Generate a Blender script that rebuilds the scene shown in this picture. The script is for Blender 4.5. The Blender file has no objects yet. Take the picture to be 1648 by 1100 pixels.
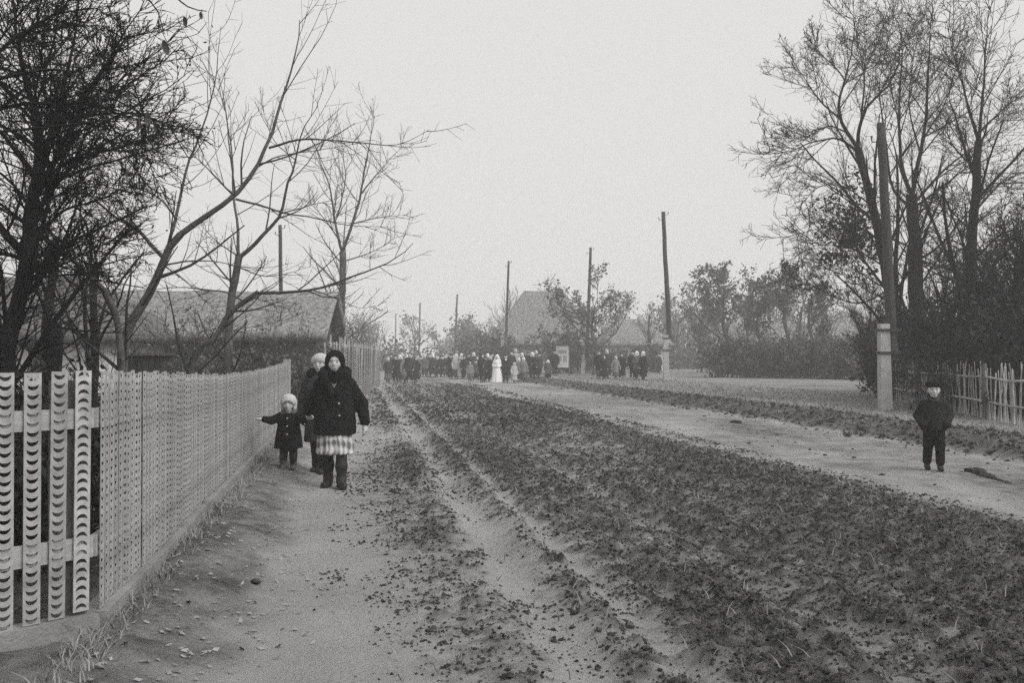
import bpy, math, random
import numpy as np
from mathutils import Vector
R = math.radians
rng = np.random.default_rng(7)
random.seed(7)
sc = bpy.context.scene
COL = sc.collection

# ------------------------------------------------------------------ camera
CAM_H, FPX = 1.54, 1600.0
cam_d = bpy.data.cameras.new('camera'); cam = bpy.data.objects.new('camera', cam_d); COL.objects.link(cam)
cam_d.sensor_width = 36.0; cam_d.lens = 36.0 * FPX / 1648.0
cam_d.clip_start = 0.05; cam_d.clip_end = 3000
cam.location = (0, 0, CAM_H); cam.rotation_euler = (R(90) + math.atan(23 / FPX), 0, 0)
sc.camera = cam

# ------------------------------------------------------------------ sky, sun, exposure
SUN_EL, SUN_AZ = 44, 122          # veiled sun to the right of the viewer
w = bpy.data.worlds.new('World'); sc.world = w; w.use_nodes = True
nt = w.node_tree; nt.nodes.clear()
wo = nt.nodes.new('ShaderNodeOutputWorld'); bg = nt.nodes.new('ShaderNodeBackground')
sky = nt.nodes.new('ShaderNodeTexSky'); sky.sky_type = 'NISHITA'; sky.sun_disc = False
sky.sun_elevation = R(SUN_EL); sky.sun_rotation = R(SUN_AZ); sky.dust_density = 6; sky.air_density = 1.0
bw = nt.nodes.new('ShaderNodeRGBToBW'); mx = nt.nodes.new('ShaderNodeMix'); mx.data_type = 'RGBA'
nt.links.new(sky.outputs[0], bw.inputs[0]); nt.links.new(bw.outputs[0], mx.inputs[6])
mx.inputs[7].default_value = (7.3, 7.2, 7.12, 1); mx.inputs[0].default_value = 0.93   # even overcast veil
nt.links.new(mx.outputs[2], bg.inputs[0]); bg.inputs[1].default_value = 0.1
nt.links.new(bg.outputs[0], wo.inputs[0])
sun_d = bpy.data.lights.new('sun', 'SUN'); sun_d.energy = 2.2; sun_d.angle = R(38); sun_d.color = (1, .985, .97)
sun = bpy.data.objects.new('sun', sun_d); COL.objects.link(sun)
az, el = R(SUN_AZ), R(SUN_EL)
sdir = Vector((math.sin(az) * math.cos(el), math.cos(az) * math.cos(el), math.sin(el)))
sun.rotation_euler = sdir.to_track_quat('Z', 'Y').to_euler(); sun.location = (20, -20, 40)
sc.view_settings.view_transform = 'Standard'; sc.view_settings.look = 'None'
sc.view_settings.exposure = 0.14; sc.view_settings.gamma = 1.0
sc.cycles.volume_bounces = 2; sc.cycles.max_bounces = 6; sc.cycles.diffuse_bounces = 3
sc.cycles.use_denoising = False; sc.cycles.use_adaptive_sampling = True; sc.cycles.adaptive_threshold = .035; sc.cycles.adaptive_min_samples = 20

# ------------------------------------------------------------------ helpers
def S(a, b, x):
    t = np.clip((np.asarray(x, float) - a) / (b - a), 0, 1); return t * t * (3 - 2 * t)
_T = np.random.default_rng(3).random((256, 256))
def vnoise(x, y):
    xi = np.floor(x).astype(int); yi = np.floor(y).astype(int); fx = x - xi; fy = y - yi
    fx = fx * fx * (3 - 2 * fx); fy = fy * fy * (3 - 2 * fy)
    a = _T[xi & 255, yi & 255]; b = _T[(xi + 1) & 255, yi & 255]; c = _T[xi & 255, (yi + 1) & 255]; d = _T[(xi + 1) & 255, (yi + 1) & 255]
    return (a + (b - a) * fx) * (1 - fy) + (c + (d - c) * fx) * fy
def fbm(x, y, o=4):
    s = 0; a = .5; t = 0
    for i in range(o):
        s = s + a * vnoise(x * 2 ** i + 17.3 * i, y * 2 ** i + 9.1 * i); t += a; a *= .5
    return s / t - .5
def worley(x, y):
    xi = np.floor(x).astype(int); yi = np.floor(y).astype(int); best = np.full(x.shape, 9.); amp = np.zeros(x.shape)
    for i in (-1, 0, 1):
        for j in (-1, 0, 1):
            a = (xi + i) & 255; b = (yi + j) & 255; d = np.hypot(xi + i + _T[a, b] - x, yi + j + _T[b, (a + 71) & 255] - y); m = d < best; best = np.where(m, d, best); amp = np.where(m, _T[(a + 13) & 255, (b + 29) & 255], amp)
    return best, amp
def px(x, y, Y):
    return np.array([(x - 824) / FPX * Y, Y, CAM_H - (y - 573) / FPX * Y])

def mesh_np(name, V, F, smooth=True):
    V = np.asarray(V, np.float32); F = np.asarray(F, np.int32); n, k = F.shape
    me = bpy.data.meshes.new(name)
    me.vertices.add(len(V)); me.vertices.foreach_set('co', V.ravel())
    me.loops.add(n * k); me.loops.foreach_set('vertex_index', F.ravel())
    me.polygons.add(n); me.polygons.foreach_set('loop_start', np.arange(0, n * k, k, dtype=np.int32))
    me.update(calc_edges=True)
    me.polygons.foreach_set('use_smooth', np.full(n, smooth)); me.update()
    return me
def obj(name, me, m=None, parent=None):
    o = bpy.data.objects.new(name, me); COL.objects.link(o)
    if m is not None:
        if len(me.materials) == 0: me.materials.append(m)
        elif me.materials[0] != m:
            o.material_slots[0].link = 'OBJECT'; o.material_slots[0].material = m
    if parent is not None: o.parent = parent
    return o
def tag(o, label, cat=None, group=None, kind=None):
    if label: o['label'] = label
    if cat: o['category'] = cat
    if group: o['group'] = group
    if kind: o['kind'] = kind
    return o
def thing(name, label, cat, loc=(0, 0, 0), rz=0, group=None):
    o = bpy.data.objects.new(name, None); COL.objects.link(o); o.empty_display_size = .2
    o.location = loc; o.rotation_euler = (0, 0, rz)
    return tag(o, label, cat, group)
class MB:
    """collects quads of several shapes into one mesh"""
    def __init__(s): s.v = []; s.f = []; s.n = 0
    def add(s, V, F):
        V = np.asarray(V, float).reshape(-1, 3); F = np.asarray(F, int)
        s.v.append(V); s.f.append(F + s.n); s.n += len(V); return s
    def box(s, lo, hi, rz=0, c=None):
        x0, y0, z0 = lo; x1, y1, z1 = hi
        V = np.array([[x, y, z] for z in (z0, z1) for x, y in ((x0, y0), (x1, y0), (x1, y1), (x0, y1))], float)
        if rz:
            c = np.array(c if c is not None else ((x0 + x1) / 2, (y0 + y1) / 2)); q = V[:, :2] - c
            V[:, 0] = c[0] + q[:, 0] * math.cos(rz) - q[:, 1] * math.sin(rz); V[:, 1] = c[1] + q[:, 0] * math.sin(rz) + q[:, 1] * math.cos(rz)
        return s.add(V, [[3, 2, 1, 0], [4, 5, 6, 7], [0, 1, 5, 4], [1, 2, 6, 5], [2, 3, 7, 6], [3, 0, 4, 7]])
    def tubes(s, P, Rr, sides=5, cap=False):
        """P (B,N,3) polylines, Rr (B,N) radii"""
        P = np.asarray(P, float); Rr = np.asarray(Rr, float); B, N, _ = P.shape
        T = np.empty_like(P); T[:, 1:-1] = P[:, 2:] - P[:, :-2]; T[:, 0] = P[:, 1] - P[:, 0]; T[:, -1] = P[:, -1] - P[:, -2]
        T /= np.linalg.norm(T, axis=2, keepdims=True) + 1e-9
        m = np.abs((P[:, -1] - P[:, 0])); ax = np.eye(3)[np.argmin(m, axis=1)][:, None, :]
        n = np.cross(T, ax); n /= np.linalg.norm(n, axis=2, keepdims=True) + 1e-9; b = np.cross(T, n)
        a = np.arange(sides) / sides * 2 * math.pi
        V = P[:, :, None, :] + Rr[:, :, None, None] * (np.cos(a)[None, None, :, None] * n[:, :, None, :] + np.sin(a)[None, None, :, None] * b[:, :, None, :])
        k = np.arange(sides); k2 = (k + 1) % sides
        base = (np.arange(B)[:, None, None] * N + np.arange(N - 1)[None, :, None]) * sides
        F = np.stack([base + k, base + k2, base + sides + k2, base + sides + k], -1).reshape(-1, 4)
        s.add(V, F)
        if cap:
            for q in range(B):
                for e in (0, N - 1):
                    i0 = s.n - B * N * sides + (q * N + e) * sides
                    if sides == 4: s.f.append(np.array([[i0, i0 + 1, i0 + 2, i0 + 3]]))
                    else:
                        for j in range(1, sides - 2, 2): s.f.append(np.array([[i0, i0 + j, i0 + j + 1, i0 + min(j + 2, sides - 1)]]))
        return s
    def mesh(s, name, smooth=True): return mesh_np(name, np.concatenate(s.v), np.concatenate(s.f), smooth)
    def build(s, name, m, parent=None, smooth=True): return obj(name, s.mesh(name, smooth), m, parent)

# ------------------------------------------------------------------ materials (a black and white photograph: everything is grey)
TINT = (1.0, .985, .985)
def g(v): return (v * TINT[0], v * TINT[1], v * TINT[2], 1)
def mat(name, v, var=.35, scale=6, rough=.85, bump=.25, bscale=40, rand=0., spec=.3, stretch=(1, 1, 1)):
    m = bpy.data.materials.new(name); m.use_nodes = True; t = m.node_tree; N = t.nodes; L = t.links
    b = N['Principled BSDF']; b.inputs['Roughness'].default_value = rough; b.inputs['Specular IOR Level'].default_value = spec
    tc = N.new('ShaderNodeTexCoord'); mp = N.new('ShaderNodeMapping'); mp.inputs['Scale'].default_value = stretch
    L.new(tc.outputs['Object'], mp.inputs[0])
    n1 = N.new('ShaderNodeTexNoise'); n1.inputs['Scale'].default_value = scale; n1.inputs['Detail'].default_value = 6; n1.inputs['Roughness'].default_value = .65
    L.new(mp.outputs[0], n1.inputs['Vector'])
    cr = N.new('ShaderNodeValToRGB'); cr.color_ramp.elements[0].position = .3; cr.color_ramp.elements[1].position = .7
    cr.color_ramp.elements[0].color = g(v * (1 - var)); cr.color_ramp.elements[1].color = g(v * (1 + var))
    L.new(n1.outputs['Fac'], cr.inputs[0]); out = cr.outputs[0]
    if rand:
        oi = N.new('ShaderNodeObjectInfo'); mr = N.new('ShaderNodeMapRange'); mr.inputs[3].default_value = 1 - rand; mr.inputs[4].default_value = 1 + rand
        L.new(oi.outputs['Random'], mr.inputs[0]); ml = N.new('ShaderNodeMix'); ml.data_type = 'RGBA'; ml.blend_type = 'MULTIPLY'; ml.inputs[0].default_value = 1
        L.new(out, ml.inputs[6]); L.new(mr.outputs[0], ml.inputs[7]); out = ml.outputs[2]
    L.new(out, b.inputs['Base Color'])
    if bump:
        n2 = N.new('ShaderNodeTexNoise'); n2.inputs['Scale'].default_value = bscale; n2.inputs['Detail'].default_value = 4
        L.new(mp.outputs[0], n2.inputs['Vector']); bp = N.new('ShaderNodeBump'); bp.inputs['Strength'].default_value = bump; bp.inputs['Distance'].default_value = .02
        L.new(n2.outputs['Fac'], bp.inputs['Height']); L.new(bp.outputs[0], b.inputs['Normal'])
    return m
M = dict(
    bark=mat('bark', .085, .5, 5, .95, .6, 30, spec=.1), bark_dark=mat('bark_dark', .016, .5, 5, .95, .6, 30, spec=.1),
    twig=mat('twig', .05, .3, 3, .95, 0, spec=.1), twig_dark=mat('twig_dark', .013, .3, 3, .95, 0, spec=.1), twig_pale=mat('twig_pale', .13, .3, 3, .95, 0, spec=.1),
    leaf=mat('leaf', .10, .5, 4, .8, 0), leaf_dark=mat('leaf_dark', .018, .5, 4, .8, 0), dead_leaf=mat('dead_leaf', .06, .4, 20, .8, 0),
    tin=mat('tin', .33, .45, 7, .55, .15, 60, rand=.16, spec=.4), rail=mat('rail', .34, .25, 4, .8, .3, 60, stretch=(1, 1, 6)),
    concrete=mat('concrete', .22, .3, 3, .9, .5, 45), stub=mat('stub', .40, .25, 4, .9, .4, 40), post=mat('post', .09, .4, 8, .9, .4, 40),
    pole=mat('pole', .05, .45, 5, .9, .5, 30, stretch=(5, 5, .6)), wire=mat('wire', .03, .2, 5, .6, 0), iron=mat('iron', .04, .3, 8, .6, .2),
    thatch=mat('thatch', .21, .7, 2.2, .95, .8, 18, stretch=(3, 3, .8)), thatch_dark=mat('thatch_dark', .11, .6, 2.2, .95, .8, 18, stretch=(3, 3, .8)),
    white=mat('whitewash', .66, .15, 1.5, .9, .3, 20), plank=mat('plank', .10, .35, 5, .9, .4, 30, rand=.25, stretch=(4, 4, .7)), dark=mat('dark_wood', .035, .4, 5, .9, .3),
    glass=mat('glass', .03, .2, 2, .15, 0, spec=.6), paper=mat('paper', .55, .15, 8, .8, 0), ink=mat('ink', .28, .2, 8, .8, 0),
    stick=mat('stick', .30, .4, 5, .9, .4, 40, rand=.3), wattle=mat('wattle', .18, .5, 6, .95, .4, 30),
    clod=mat('clod', .045, .92, 26, .95, .4, 60, spec=.1), straw=mat('straw', .22, .5, 3, .9, 0), litter=mat('litter', .27, .5, 6, .8, 0),
    skin=mat('skin', .46, .08, 10, .6, .05, 80), skin_far=mat('skin_far', .55, .1, 8, .7, 0), lip=mat('lip', .24, .1, 20, .6, 0), eye=mat('eye', .04, .1, 20, .3, 0, spec=.6), brow=mat('brow', .13, .2, 60, .9, 0),
    fur=mat('fur', .014, .8, 22, .95, 1.0, 140, spec=.15), black=mat('black_wool', .010, .4, 20, .95, .4, 90, spec=.1), boot=mat('boot', .016, .4, 12, .65, .2, 40), button=mat('button', .3, .1, 5, .4, 0),
    felt=mat('felt', .075, .4, 20, .95, .4, 60), knit=mat('knit', .55, .2, 25, .95, .8, 110), hair=mat('hair', .03, .3, 40, .7, .3, 90), blouse=mat('blouse', .2, .4, 30, .9, .2),
    cloth02=mat('cloth_black', .014, .4, 12, .95, .3, 60), cloth05=mat('cloth_charcoal', .04, .4, 12, .95, .3, 60), cloth10=mat('cloth_grey', .10, .4, 12, .95, .3, 60),
    cloth20=mat('cloth_light_grey', .2, .4, 12, .95, .3, 60), cloth40=mat('cloth_pale', .42, .3, 12, .95, .3, 60), cloth80=mat('cloth_white', .82, .08, 12, .9, .2, 60),
)
def plaid():
    m = bpy.data.materials.new('plaid_skirt'); m.use_nodes = True; t = m.node_tree; N = t.nodes; L = t.links; b = N['Principled BSDF']; b.inputs['Roughness'].default_value = .95
    tc = N.new('ShaderNodeTexCoord'); outs = []
    for d, s in (('X', 11), ('Z', 5)):
        wv = N.new('ShaderNodeTexWave'); wv.bands_direction = d; wv.inputs['Scale'].default_value = s / 2.0; wv.inputs['Distortion'].default_value = 5.0; wv.inputs['Detail'].default_value = 2
        L.new(tc.outputs['Object'], wv.inputs['Vector']); outs.append(wv.outputs['Fac'])
    ad = N.new('ShaderNodeMath'); ad.operation = 'ADD'; L.new(outs[0], ad.inputs[0]); L.new(outs[1], ad.inputs[1])
    mu = N.new('ShaderNodeMath'); mu.operation = 'MULTIPLY'; mu.inputs[1].default_value = .5; L.new(ad.outputs[0], mu.inputs[0])
    cr = N.new('ShaderNodeValToRGB'); cr.color_ramp.elements[0].color = g(.10); cr.color_ramp.elements[1].color = g(.55); cr.color_ramp.elements[0].position = .2; cr.color_ramp.elements[1].position = .85
    L.new(mu.outputs[0], cr.inputs[0]); L.new(cr.outputs[0], b.inputs['Base Color']); return m
M['plaid'] = plaid()
def ground_mat():
    m = bpy.data.materials.new('earth'); m.use_nodes = True; t = m.node_tree; N = t.nodes; L = t.links; b = N['Principled BSDF']
    tc = N.new('ShaderNodeTexCoord'); at = N.new('ShaderNodeAttribute'); at.attribute_name = 'mud'; ag = N.new('ShaderNodeAttribute'); ag.attribute_name = 'grass'
    def noise(s, d=5, r=.6):
        n = N.new('ShaderNodeTexNoise'); n.inputs['Scale'].default_value = s; n.inputs['Detail'].default_value = d; n.inputs['Roughness'].default_value = r
        L.new(tc.outputs['Object'], n.inputs['Vector']); return n.outputs['Fac']
    def math_(op, a, c):
        q = N.new('ShaderNodeMath'); q.operation = op
        for i, z in enumerate((a, c)):
            if isinstance(z, (int, float)): q.inputs[i].default_value = z
            else: L.new(z, q.inputs[i])
        return q.outputs[0]
    def ramp(f, a, c, p0=.3, p1=.7):
        cr = N.new('ShaderNodeValToRGB'); cr.color_ramp.elements[0].position = p0; cr.color_ramp.elements[1].position = p1
        cr.color_ramp.elements[0].color = g(a); cr.color_ramp.elements[1].color = g(c); L.new(f, cr.inputs[0]); return cr.outputs[0]
    def mix(f, a, c):
        q = N.new('ShaderNodeMix'); q.data_type = 'RGBA'; L.new(f, q.inputs[0]); L.new(a, q.inputs[6]); L.new(c, q.inputs[7]); return q.outputs[2]
    fine = noise(34, 5, .8); mid = noise(7, 6); big = noise(.7, 4)
    dry = ramp(math_('ADD', math_('MULTIPLY', fine, .7), math_('MULTIPLY', big, .3)), .23, .54, .34, .66)
    wet = ramp(math_('ADD', math_('MULTIPLY', fine, .6), math_('MULTIPLY', mid, .4)), .010, .19, .43, .60)
    gr = ramp(math_('ADD', math_('MULTIPLY', fine, .6), math_('MULTIPLY', big, .4)), .12, .34)
    k = math_('ADD', at.outputs['Fac'], math_('MULTIPLY', math_('SUBTRACT', fine, .5), 2.6))
    kk = N.new('ShaderNodeMapRange'); kk.inputs[1].default_value = .12; kk.inputs[2].default_value = .88; kk.clamp = True; L.new(k, kk.inputs[0])
    c = mix(ag.outputs['Fac'], dry, gr); c = mix(kk.outputs[0], c, wet)
    L.new(c, b.inputs['Base Color'])
    rr = N.new('ShaderNodeMapRange'); rr.inputs[3].default_value = .95; rr.inputs[4].default_value = .75; L.new(kk.outputs[0], rr.inputs[0]); L.new(rr.outputs[0], b.inputs['Roughness'])
    b.inputs['Specular IOR Level'].default_value = .2
    bp = N.new('ShaderNodeBump'); bp.inputs['Strength'].default_value = .9; bp.inputs['Distance'].default_value = .04
    L.new(math_('ADD', fine, math_('MULTIPLY', noise(70, 3), .4)), bp.inputs['Height']); L.new(bp.outputs[0], b.inputs['Normal'])
    return m

# ------------------------------------------------------------------ ground: path, churned mud, packed road, bank, field.  u runs across the street
SK = .155
def ground(x, y):
    """height, mud and grass amounts"""
    x = np.asarray(x, float); y = np.asarray(y, float); u = x + SK * y
    wob = fbm(u * .35 + 40, y * .16, 3) * 1.5
    uw = u + wob * .8
    far = 1 - S(52, 75, y)
    m = S(-.25, 1.1, uw) * (1 - S(5.2, 6.1, uw - .55 * S(18, 9, y)))
    n1 = fbm(x * 1.1, y * 1.1, 3); n2 = fbm(x * 4.4 + 5, y * 3.7, 3); n3 = fbm(x * 11 + 3, y * 11, 3)
    clod = 0
    for fq, hc in ((6.0, .060), (11.5, .048), (23, .024)):
        F1, am = worley(x * fq + 1.2 * n3, y * fq + 1.2 * n2); clod = clod + hc * am * np.sqrt(np.clip(1 - (F1 / .62) ** 2, 0, 1))
    h = .05 * fbm(x * .12, y * .12, 2); rut = np.zeros_like(h); dry = np.zeros_like(h)
    for ru, wd, dp, dr in ((1.13, .17, .05, 1.15), (1.60, .10, .035, .9), (2.75, .16, .035, .4), (3.25, .1, .03, .2), (4.1, .2, .04, .25), (4.75, .15, .04, .0)):
        q = (u + .10 * fbm(y * .35 + ru * 9, y * 0 + ru, 2) - ru) / wd
        rut = rut - dp * np.exp(-q * q) + .5 * dp * np.exp(-(np.abs(q) - 1.9) ** 2); dry = np.maximum(dry, dr * np.exp(-(q * q) * .6))
    pat = fbm(x * .8 + 31, y * .35 + 7, 3)
    mud = m * (.72 + .04 * S(.9, 2.6, u) + .22 * S(2.4, 5.2, u) + .32 * S(.8, 3.5, x) * S(14, 6, y)) + m * (.9 * pat + .35 * n1 + 1.2 * n3) - dry * .72 * (.9 + n1)
    h = h + rut * far + m * far * (.02 * n1 + .015 * n2 + (.03 * n2 + .05 * n3 + .8 * clod - .025) * np.clip(mud * 1.25 - .05, .08, 1.1))
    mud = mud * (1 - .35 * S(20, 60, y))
    mud = np.maximum(mud, (.50 + .9 * pat + .8 * n2) * S(-.42, -.85, u + .25 * n1 * 2) * S(-1.9, -1.4, u))
    mud = np.maximum(mud, (.27 + .8 * pat + .7 * n2 + .12 * S(12, 8, u)) * S(5.4, 6.2, u) * (1 - S(9.3, 9.8, u)))
    h = h + (1 - m) * (.010 * n2 + .008 * n3)
    bank = S(-.45, -1.25, u); h = h + .15 * bank * (1 + .4 * n2) + bank * .02 * n3
    rise = S(9.5, 10.5, u + .5 * n1); h = h + rise * .24 + (S(9.2, 9.9, u) * (1 - S(10.6, 11.6, u))) * (.14 * n2 + .11 * n3)
    h = h + S(11, 13, u) * (.04 * n1 + .02 * n3)
    edge = S(9.4, 9.9, u + .5 * n1) * (1 - S(10.7, 11.5, u)); mud = np.maximum(mud, edge * (.85 + .8 * n2))
    mud = np.maximum(mud, bank * (.34 + .7 * n2))
    mud = np.maximum(mud, S(-.7, -1.2, u) * .3 + .55 * (fbm(x * 1.7 + 9, y * .9, 3)) * 1.2)
    mud = np.maximum(mud, S(-1.45, -1.7, u) * .95 * (1 - S(30, 60, y)))
    mud = np.maximum(mud, S(12.2, 13.5, u) * (1 - S(22, 34, y)) * .7)
    grass = np.clip(S(9.8, 10.8, u) + S(-1.3, -1.6, u), 0, 1) * .85
    grass = grass * (1 - .8 * np.exp(-((u - 11.9 + .5 * n1) / .3) ** 2))
    return h, np.clip(mud, 0, 1.1), grass
def gz(x, y): return float(ground(np.array([x]), np.array([y]))[0][0])
def lines(segs):
    out = []
    for a, b, st in segs: out.append(np.arange(a, b, st))
    return np.concatenate(out)
xs = np.concatenate([np.array([-300, -200, -120, -80, -50, -35]), np.arange(-26, -7, .7), np.arange(-7, -3, .08), np.arange(-3, 6.5, .028), np.arange(6.5, 13, .09), np.arange(13, 30, .8), np.array([30, 40, 60, 90, 140, 200, 300])])
ys = [-8.0, -4, -1, 1, 2.5]
y = 3.2
while y < 300: ys.append(y); y += .025 if y < 8 else (.025 + .007 * (y - 8) if y < 60 else (y - 58) * .16)
ys.append(300.0); ys = np.array(ys)
X, Y = np.meshgrid(xs, ys); H, MU, GR = ground(X.ravel(), Y.ravel())
nx, ny = len(xs), len(ys)
i = (np.arange(ny - 1)[:, None] * nx + np.arange(nx - 1)[None]).ravel()
gm = mesh_np('ground', np.stack([X.ravel(), Y.ravel(), H], 1), np.stack([i, i + 1, i + nx + 1, i + nx], 1))
for nm, arr in (('mud', MU), ('grass', GR)):
    a = gm.attributes.new(nm, 'FLOAT', 'POINT'); a.data.foreach_set('value', arr.astype(np.float32))
print('ground quads', len(i))
M['earth'] = ground_mat()
tag(obj('ground', gm, M['earth']), 'rutted muddy village street with pale trodden paths and grassy verge', kind='structure')

# clods, stalks and leaf litter: nobody could count them
ICO = []; 
phi = (1 + 5 ** .5) / 2
for a_, b_ in ((1, phi), (-1, phi), (1, -phi), (-1, -phi)): ICO += [(0, a_, b_), (a_, b_, 0), (b_, 0, a_)]
ICO = np.array(ICO); ICO /= np.linalg.norm(ICO[0])
ICF = [(p, q, r_) for p in range(12) for q in range(p + 1, 12) for r_ in range(q + 1, 12)
       if all(np.linalg.norm(ICO[s1] - ICO[s2]) < 1.06 for s1, s2 in ((p, q), (q, r_), (p, r_)))]
ICF = np.array([f if np.dot(np.cross(ICO[f[1]] - ICO[f[0]], ICO[f[2]] - ICO[f[0]]), ICO[f[0]]) > 0 else (f[0], f[2], f[1]) for f in ICF])
def lumps(pts, size, flat=.6):
    n = len(pts); V = ICO[None] * (1 + rng.uniform(-.35, .35, (n, 12, 1))); a = rng.uniform(0, 6.28, n); c, s_ = np.cos(a)[:, None], np.sin(a)[:, None]
    V = V * rng.uniform(.6, 1.5, (n, 1, 3)) * np.array([1, 1, flat]); Vx = V[..., 0] * c - V[..., 1] * s_; Vy = V[..., 0] * s_ + V[..., 1] * c
    V = np.stack([Vx, Vy, V[..., 2]], -1) * size[:, None, None] + pts[:, None]
    return V.reshape(-1, 3), (ICF[None] + 12 * np.arange(n)[:, None, None]).reshape(-1, 3)
OCT = np.array([(1, 0, 0), (0, 1, 0), (-1, 0, 0), (0, -1, 0), (0, 0, 1), (0, 0, -1)], float); OCF = np.array([(0, 1, 4), (1, 2, 4), (2, 3, 4), (3, 0, 4), (1, 0, 5), (2, 1, 5), (3, 2, 5), (0, 3, 5)])
def crumbs(pts, size):
    n = len(pts); V = OCT[None] * rng.uniform(.5, 1.4, (n, 6, 1)) + rng.normal(0, .18, (n, 6, 3)); a = rng.uniform(0, 6.28, n); c, s_ = np.cos(a)[:, None], np.sin(a)[:, None]
    V = np.stack([V[..., 0] * c - V[..., 1] * s_, V[..., 0] * s_ + V[..., 1] * c, V[..., 2] * .75], -1) * size[:, None, None] + pts[:, None]
    return V.reshape(-1, 3), (OCF[None] + 6 * np.arange(n)[:, None, None]).reshape(-1, 3)
def scatter(n, yr, f, pw=1.6):
    t = rng.random(n); y = yr[0] * (yr[1] / yr[0]) ** (t ** (1 / pw) if pw > 1 else t); u = rng.uniform(*f, n); return u - SK * y, y
def clods(n, yr, ur, gain, lo, hi, pw):
    x, y = scatter(n, yr, ur, 1.0); h, mu, _ = ground(x, y); cl = fbm(x * 2.6 + 3, y * 2.6, 2); k = rng.random(n) < np.clip(mu * gain - .08 + .8 * cl, .006, 1); x, y, h = x[k], y[k], h[k]
    sz = lo + (hi - lo) * rng.random(len(x)) ** pw; return np.stack([x, y, h + sz * .15], 1), sz
Vs, Fs, n0 = [], [], 0
for n, yr, ur, gain, lo, hi, pw, fn in ((5000, (3.2, 6.2), (.35, 6.4), 1.2, .006, .024, 2.4, lumps), (30000, (3.2, 6.5), (.05, 6.4), 1.2, .003, .015, 2.0, crumbs), (40000, (6.0, 11), (-.3, 6.4), 1.2, .005, .020, 2.2, crumbs), (40000, (11, 22), (-.3, 6.4), 1.2, .008, .025, 2.2, crumbs), (18000, (22, 55), (-.3, 6.4), 1.2, .022, .05, 2.0, crumbs),
                                        (8000, (8, 60), (9.4, 11.2), 1.3, .012, .06, 2.5, crumbs), (1200, (3.3, 30), (-1.3, 0), .5, .003, .009, 2.5, crumbs), (500, (4, 40), (5.9, 9.5), 9, .006, .035, 3.5, lumps)):
    P, sz = clods(n, yr, ur, gain, lo, hi, pw); V, F = fn(P, sz); Vs.append(V); Fs.append(F + n0); n0 += len(V)
tag(obj('mud_clods', mesh_np('mud_clods', np.concatenate(Vs), np.concatenate(Fs), False), M['clod']), 'dark clods and crumbs of churned mud on the street', kind='stuff')
def lump_thing(name, label, cat, pts, sizes, m, flat=.55):
    pts = np.array(pts, float); pts[:, 2] += [gz(p[0], p[1]) for p in pts]; c = pts[0].copy()
    V, F = lumps(pts - c, np.array(sizes, float), flat); o = obj(name, mesh_np(name, V, F), m); o.location = c; return tag(o, label, cat)
def gp(x, y, z=0):
    d = CAM_H * FPX / (y - 573); return ((x - 824) / FPX * d, d, z)
lump_thing('mud_heap', 'dark tapering heap of mud on the packed road right of the boy', 'mud', [gp(1568 + 1.9 * q + random.uniform(-2, 2), 759 + .6 * q + random.uniform(-2, 2) * (1 - q / 40), .0) for q in range(30)], [random.uniform(.75, 1.0) * .10 * (1 - q / 38) for q in range(30)], M['clod'])
lump_thing('mud_lump', 'dark lump of mud on the packed road below the verge', 'mud', [gp(1182, 681, .02), gp(1188, 682, .02)], [.10, .07], M['clod'])
lump_thing('mud_lump', 'small dark lump on the pale trodden path by the tin fence', 'mud', [gp(413, 946, .015)], [.045], M['clod'])

# stalks on the verge, by the fence and between the clods
def blades(x, y, hmin, hmax, wd, lean=.6):
    n = len(x); z = ground(x, y)[0]; a = rng.uniform(0, 6.28, n); hgt = rng.uniform(hmin, hmax, n); ln = rng.normal(0, lean, (n, 2)) * hgt[:, None]
    p0 = np.stack([x, y, z - .005], 1); p1 = p0 + np.stack([ln[:, 0] * .4, ln[:, 1] * .4, hgt * .6], 1); p2 = p0 + np.stack([ln[:, 0], ln[:, 1], hgt], 1)
    d = np.stack([np.cos(a), np.sin(a), 0 * a], 1) * wd[:, None] if hasattr(wd, '__len__') else np.stack([np.cos(a), np.sin(a), 0 * a], 1) * wd
    V = np.stack([p0 - d, p0 + d, p1 + d * .7, p1 - d * .7, p2 + d * .2, p2 - d * .2], 1).reshape(-1, 3); b_ = 6 * np.arange(n)[:, None]
    return V, np.concatenate([b_ + [0, 1, 2, 3], b_ + [3, 2, 4, 5]])
ax_, ay_ = scatter(13000, (12, 70), (10.0, 17), 1.0); bx_, by_ = scatter(1500, (4, 20), (-1.38, -1.15), 1.0); dx_, dy_ = scatter(2200, (3.5, 25), (.2, 6), 1.0)
x_ = np.r_[ax_, bx_, dx_]; y_ = np.r_[ay_, by_, dy_]
V, F = blades(x_, y_, .02, .085, .0025 + .0004 * y_); tag(obj('grass', mesh_np('grass', V, F), M['straw']), 'short dead grass on the verge and beside the fence', kind='stuff')
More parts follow.
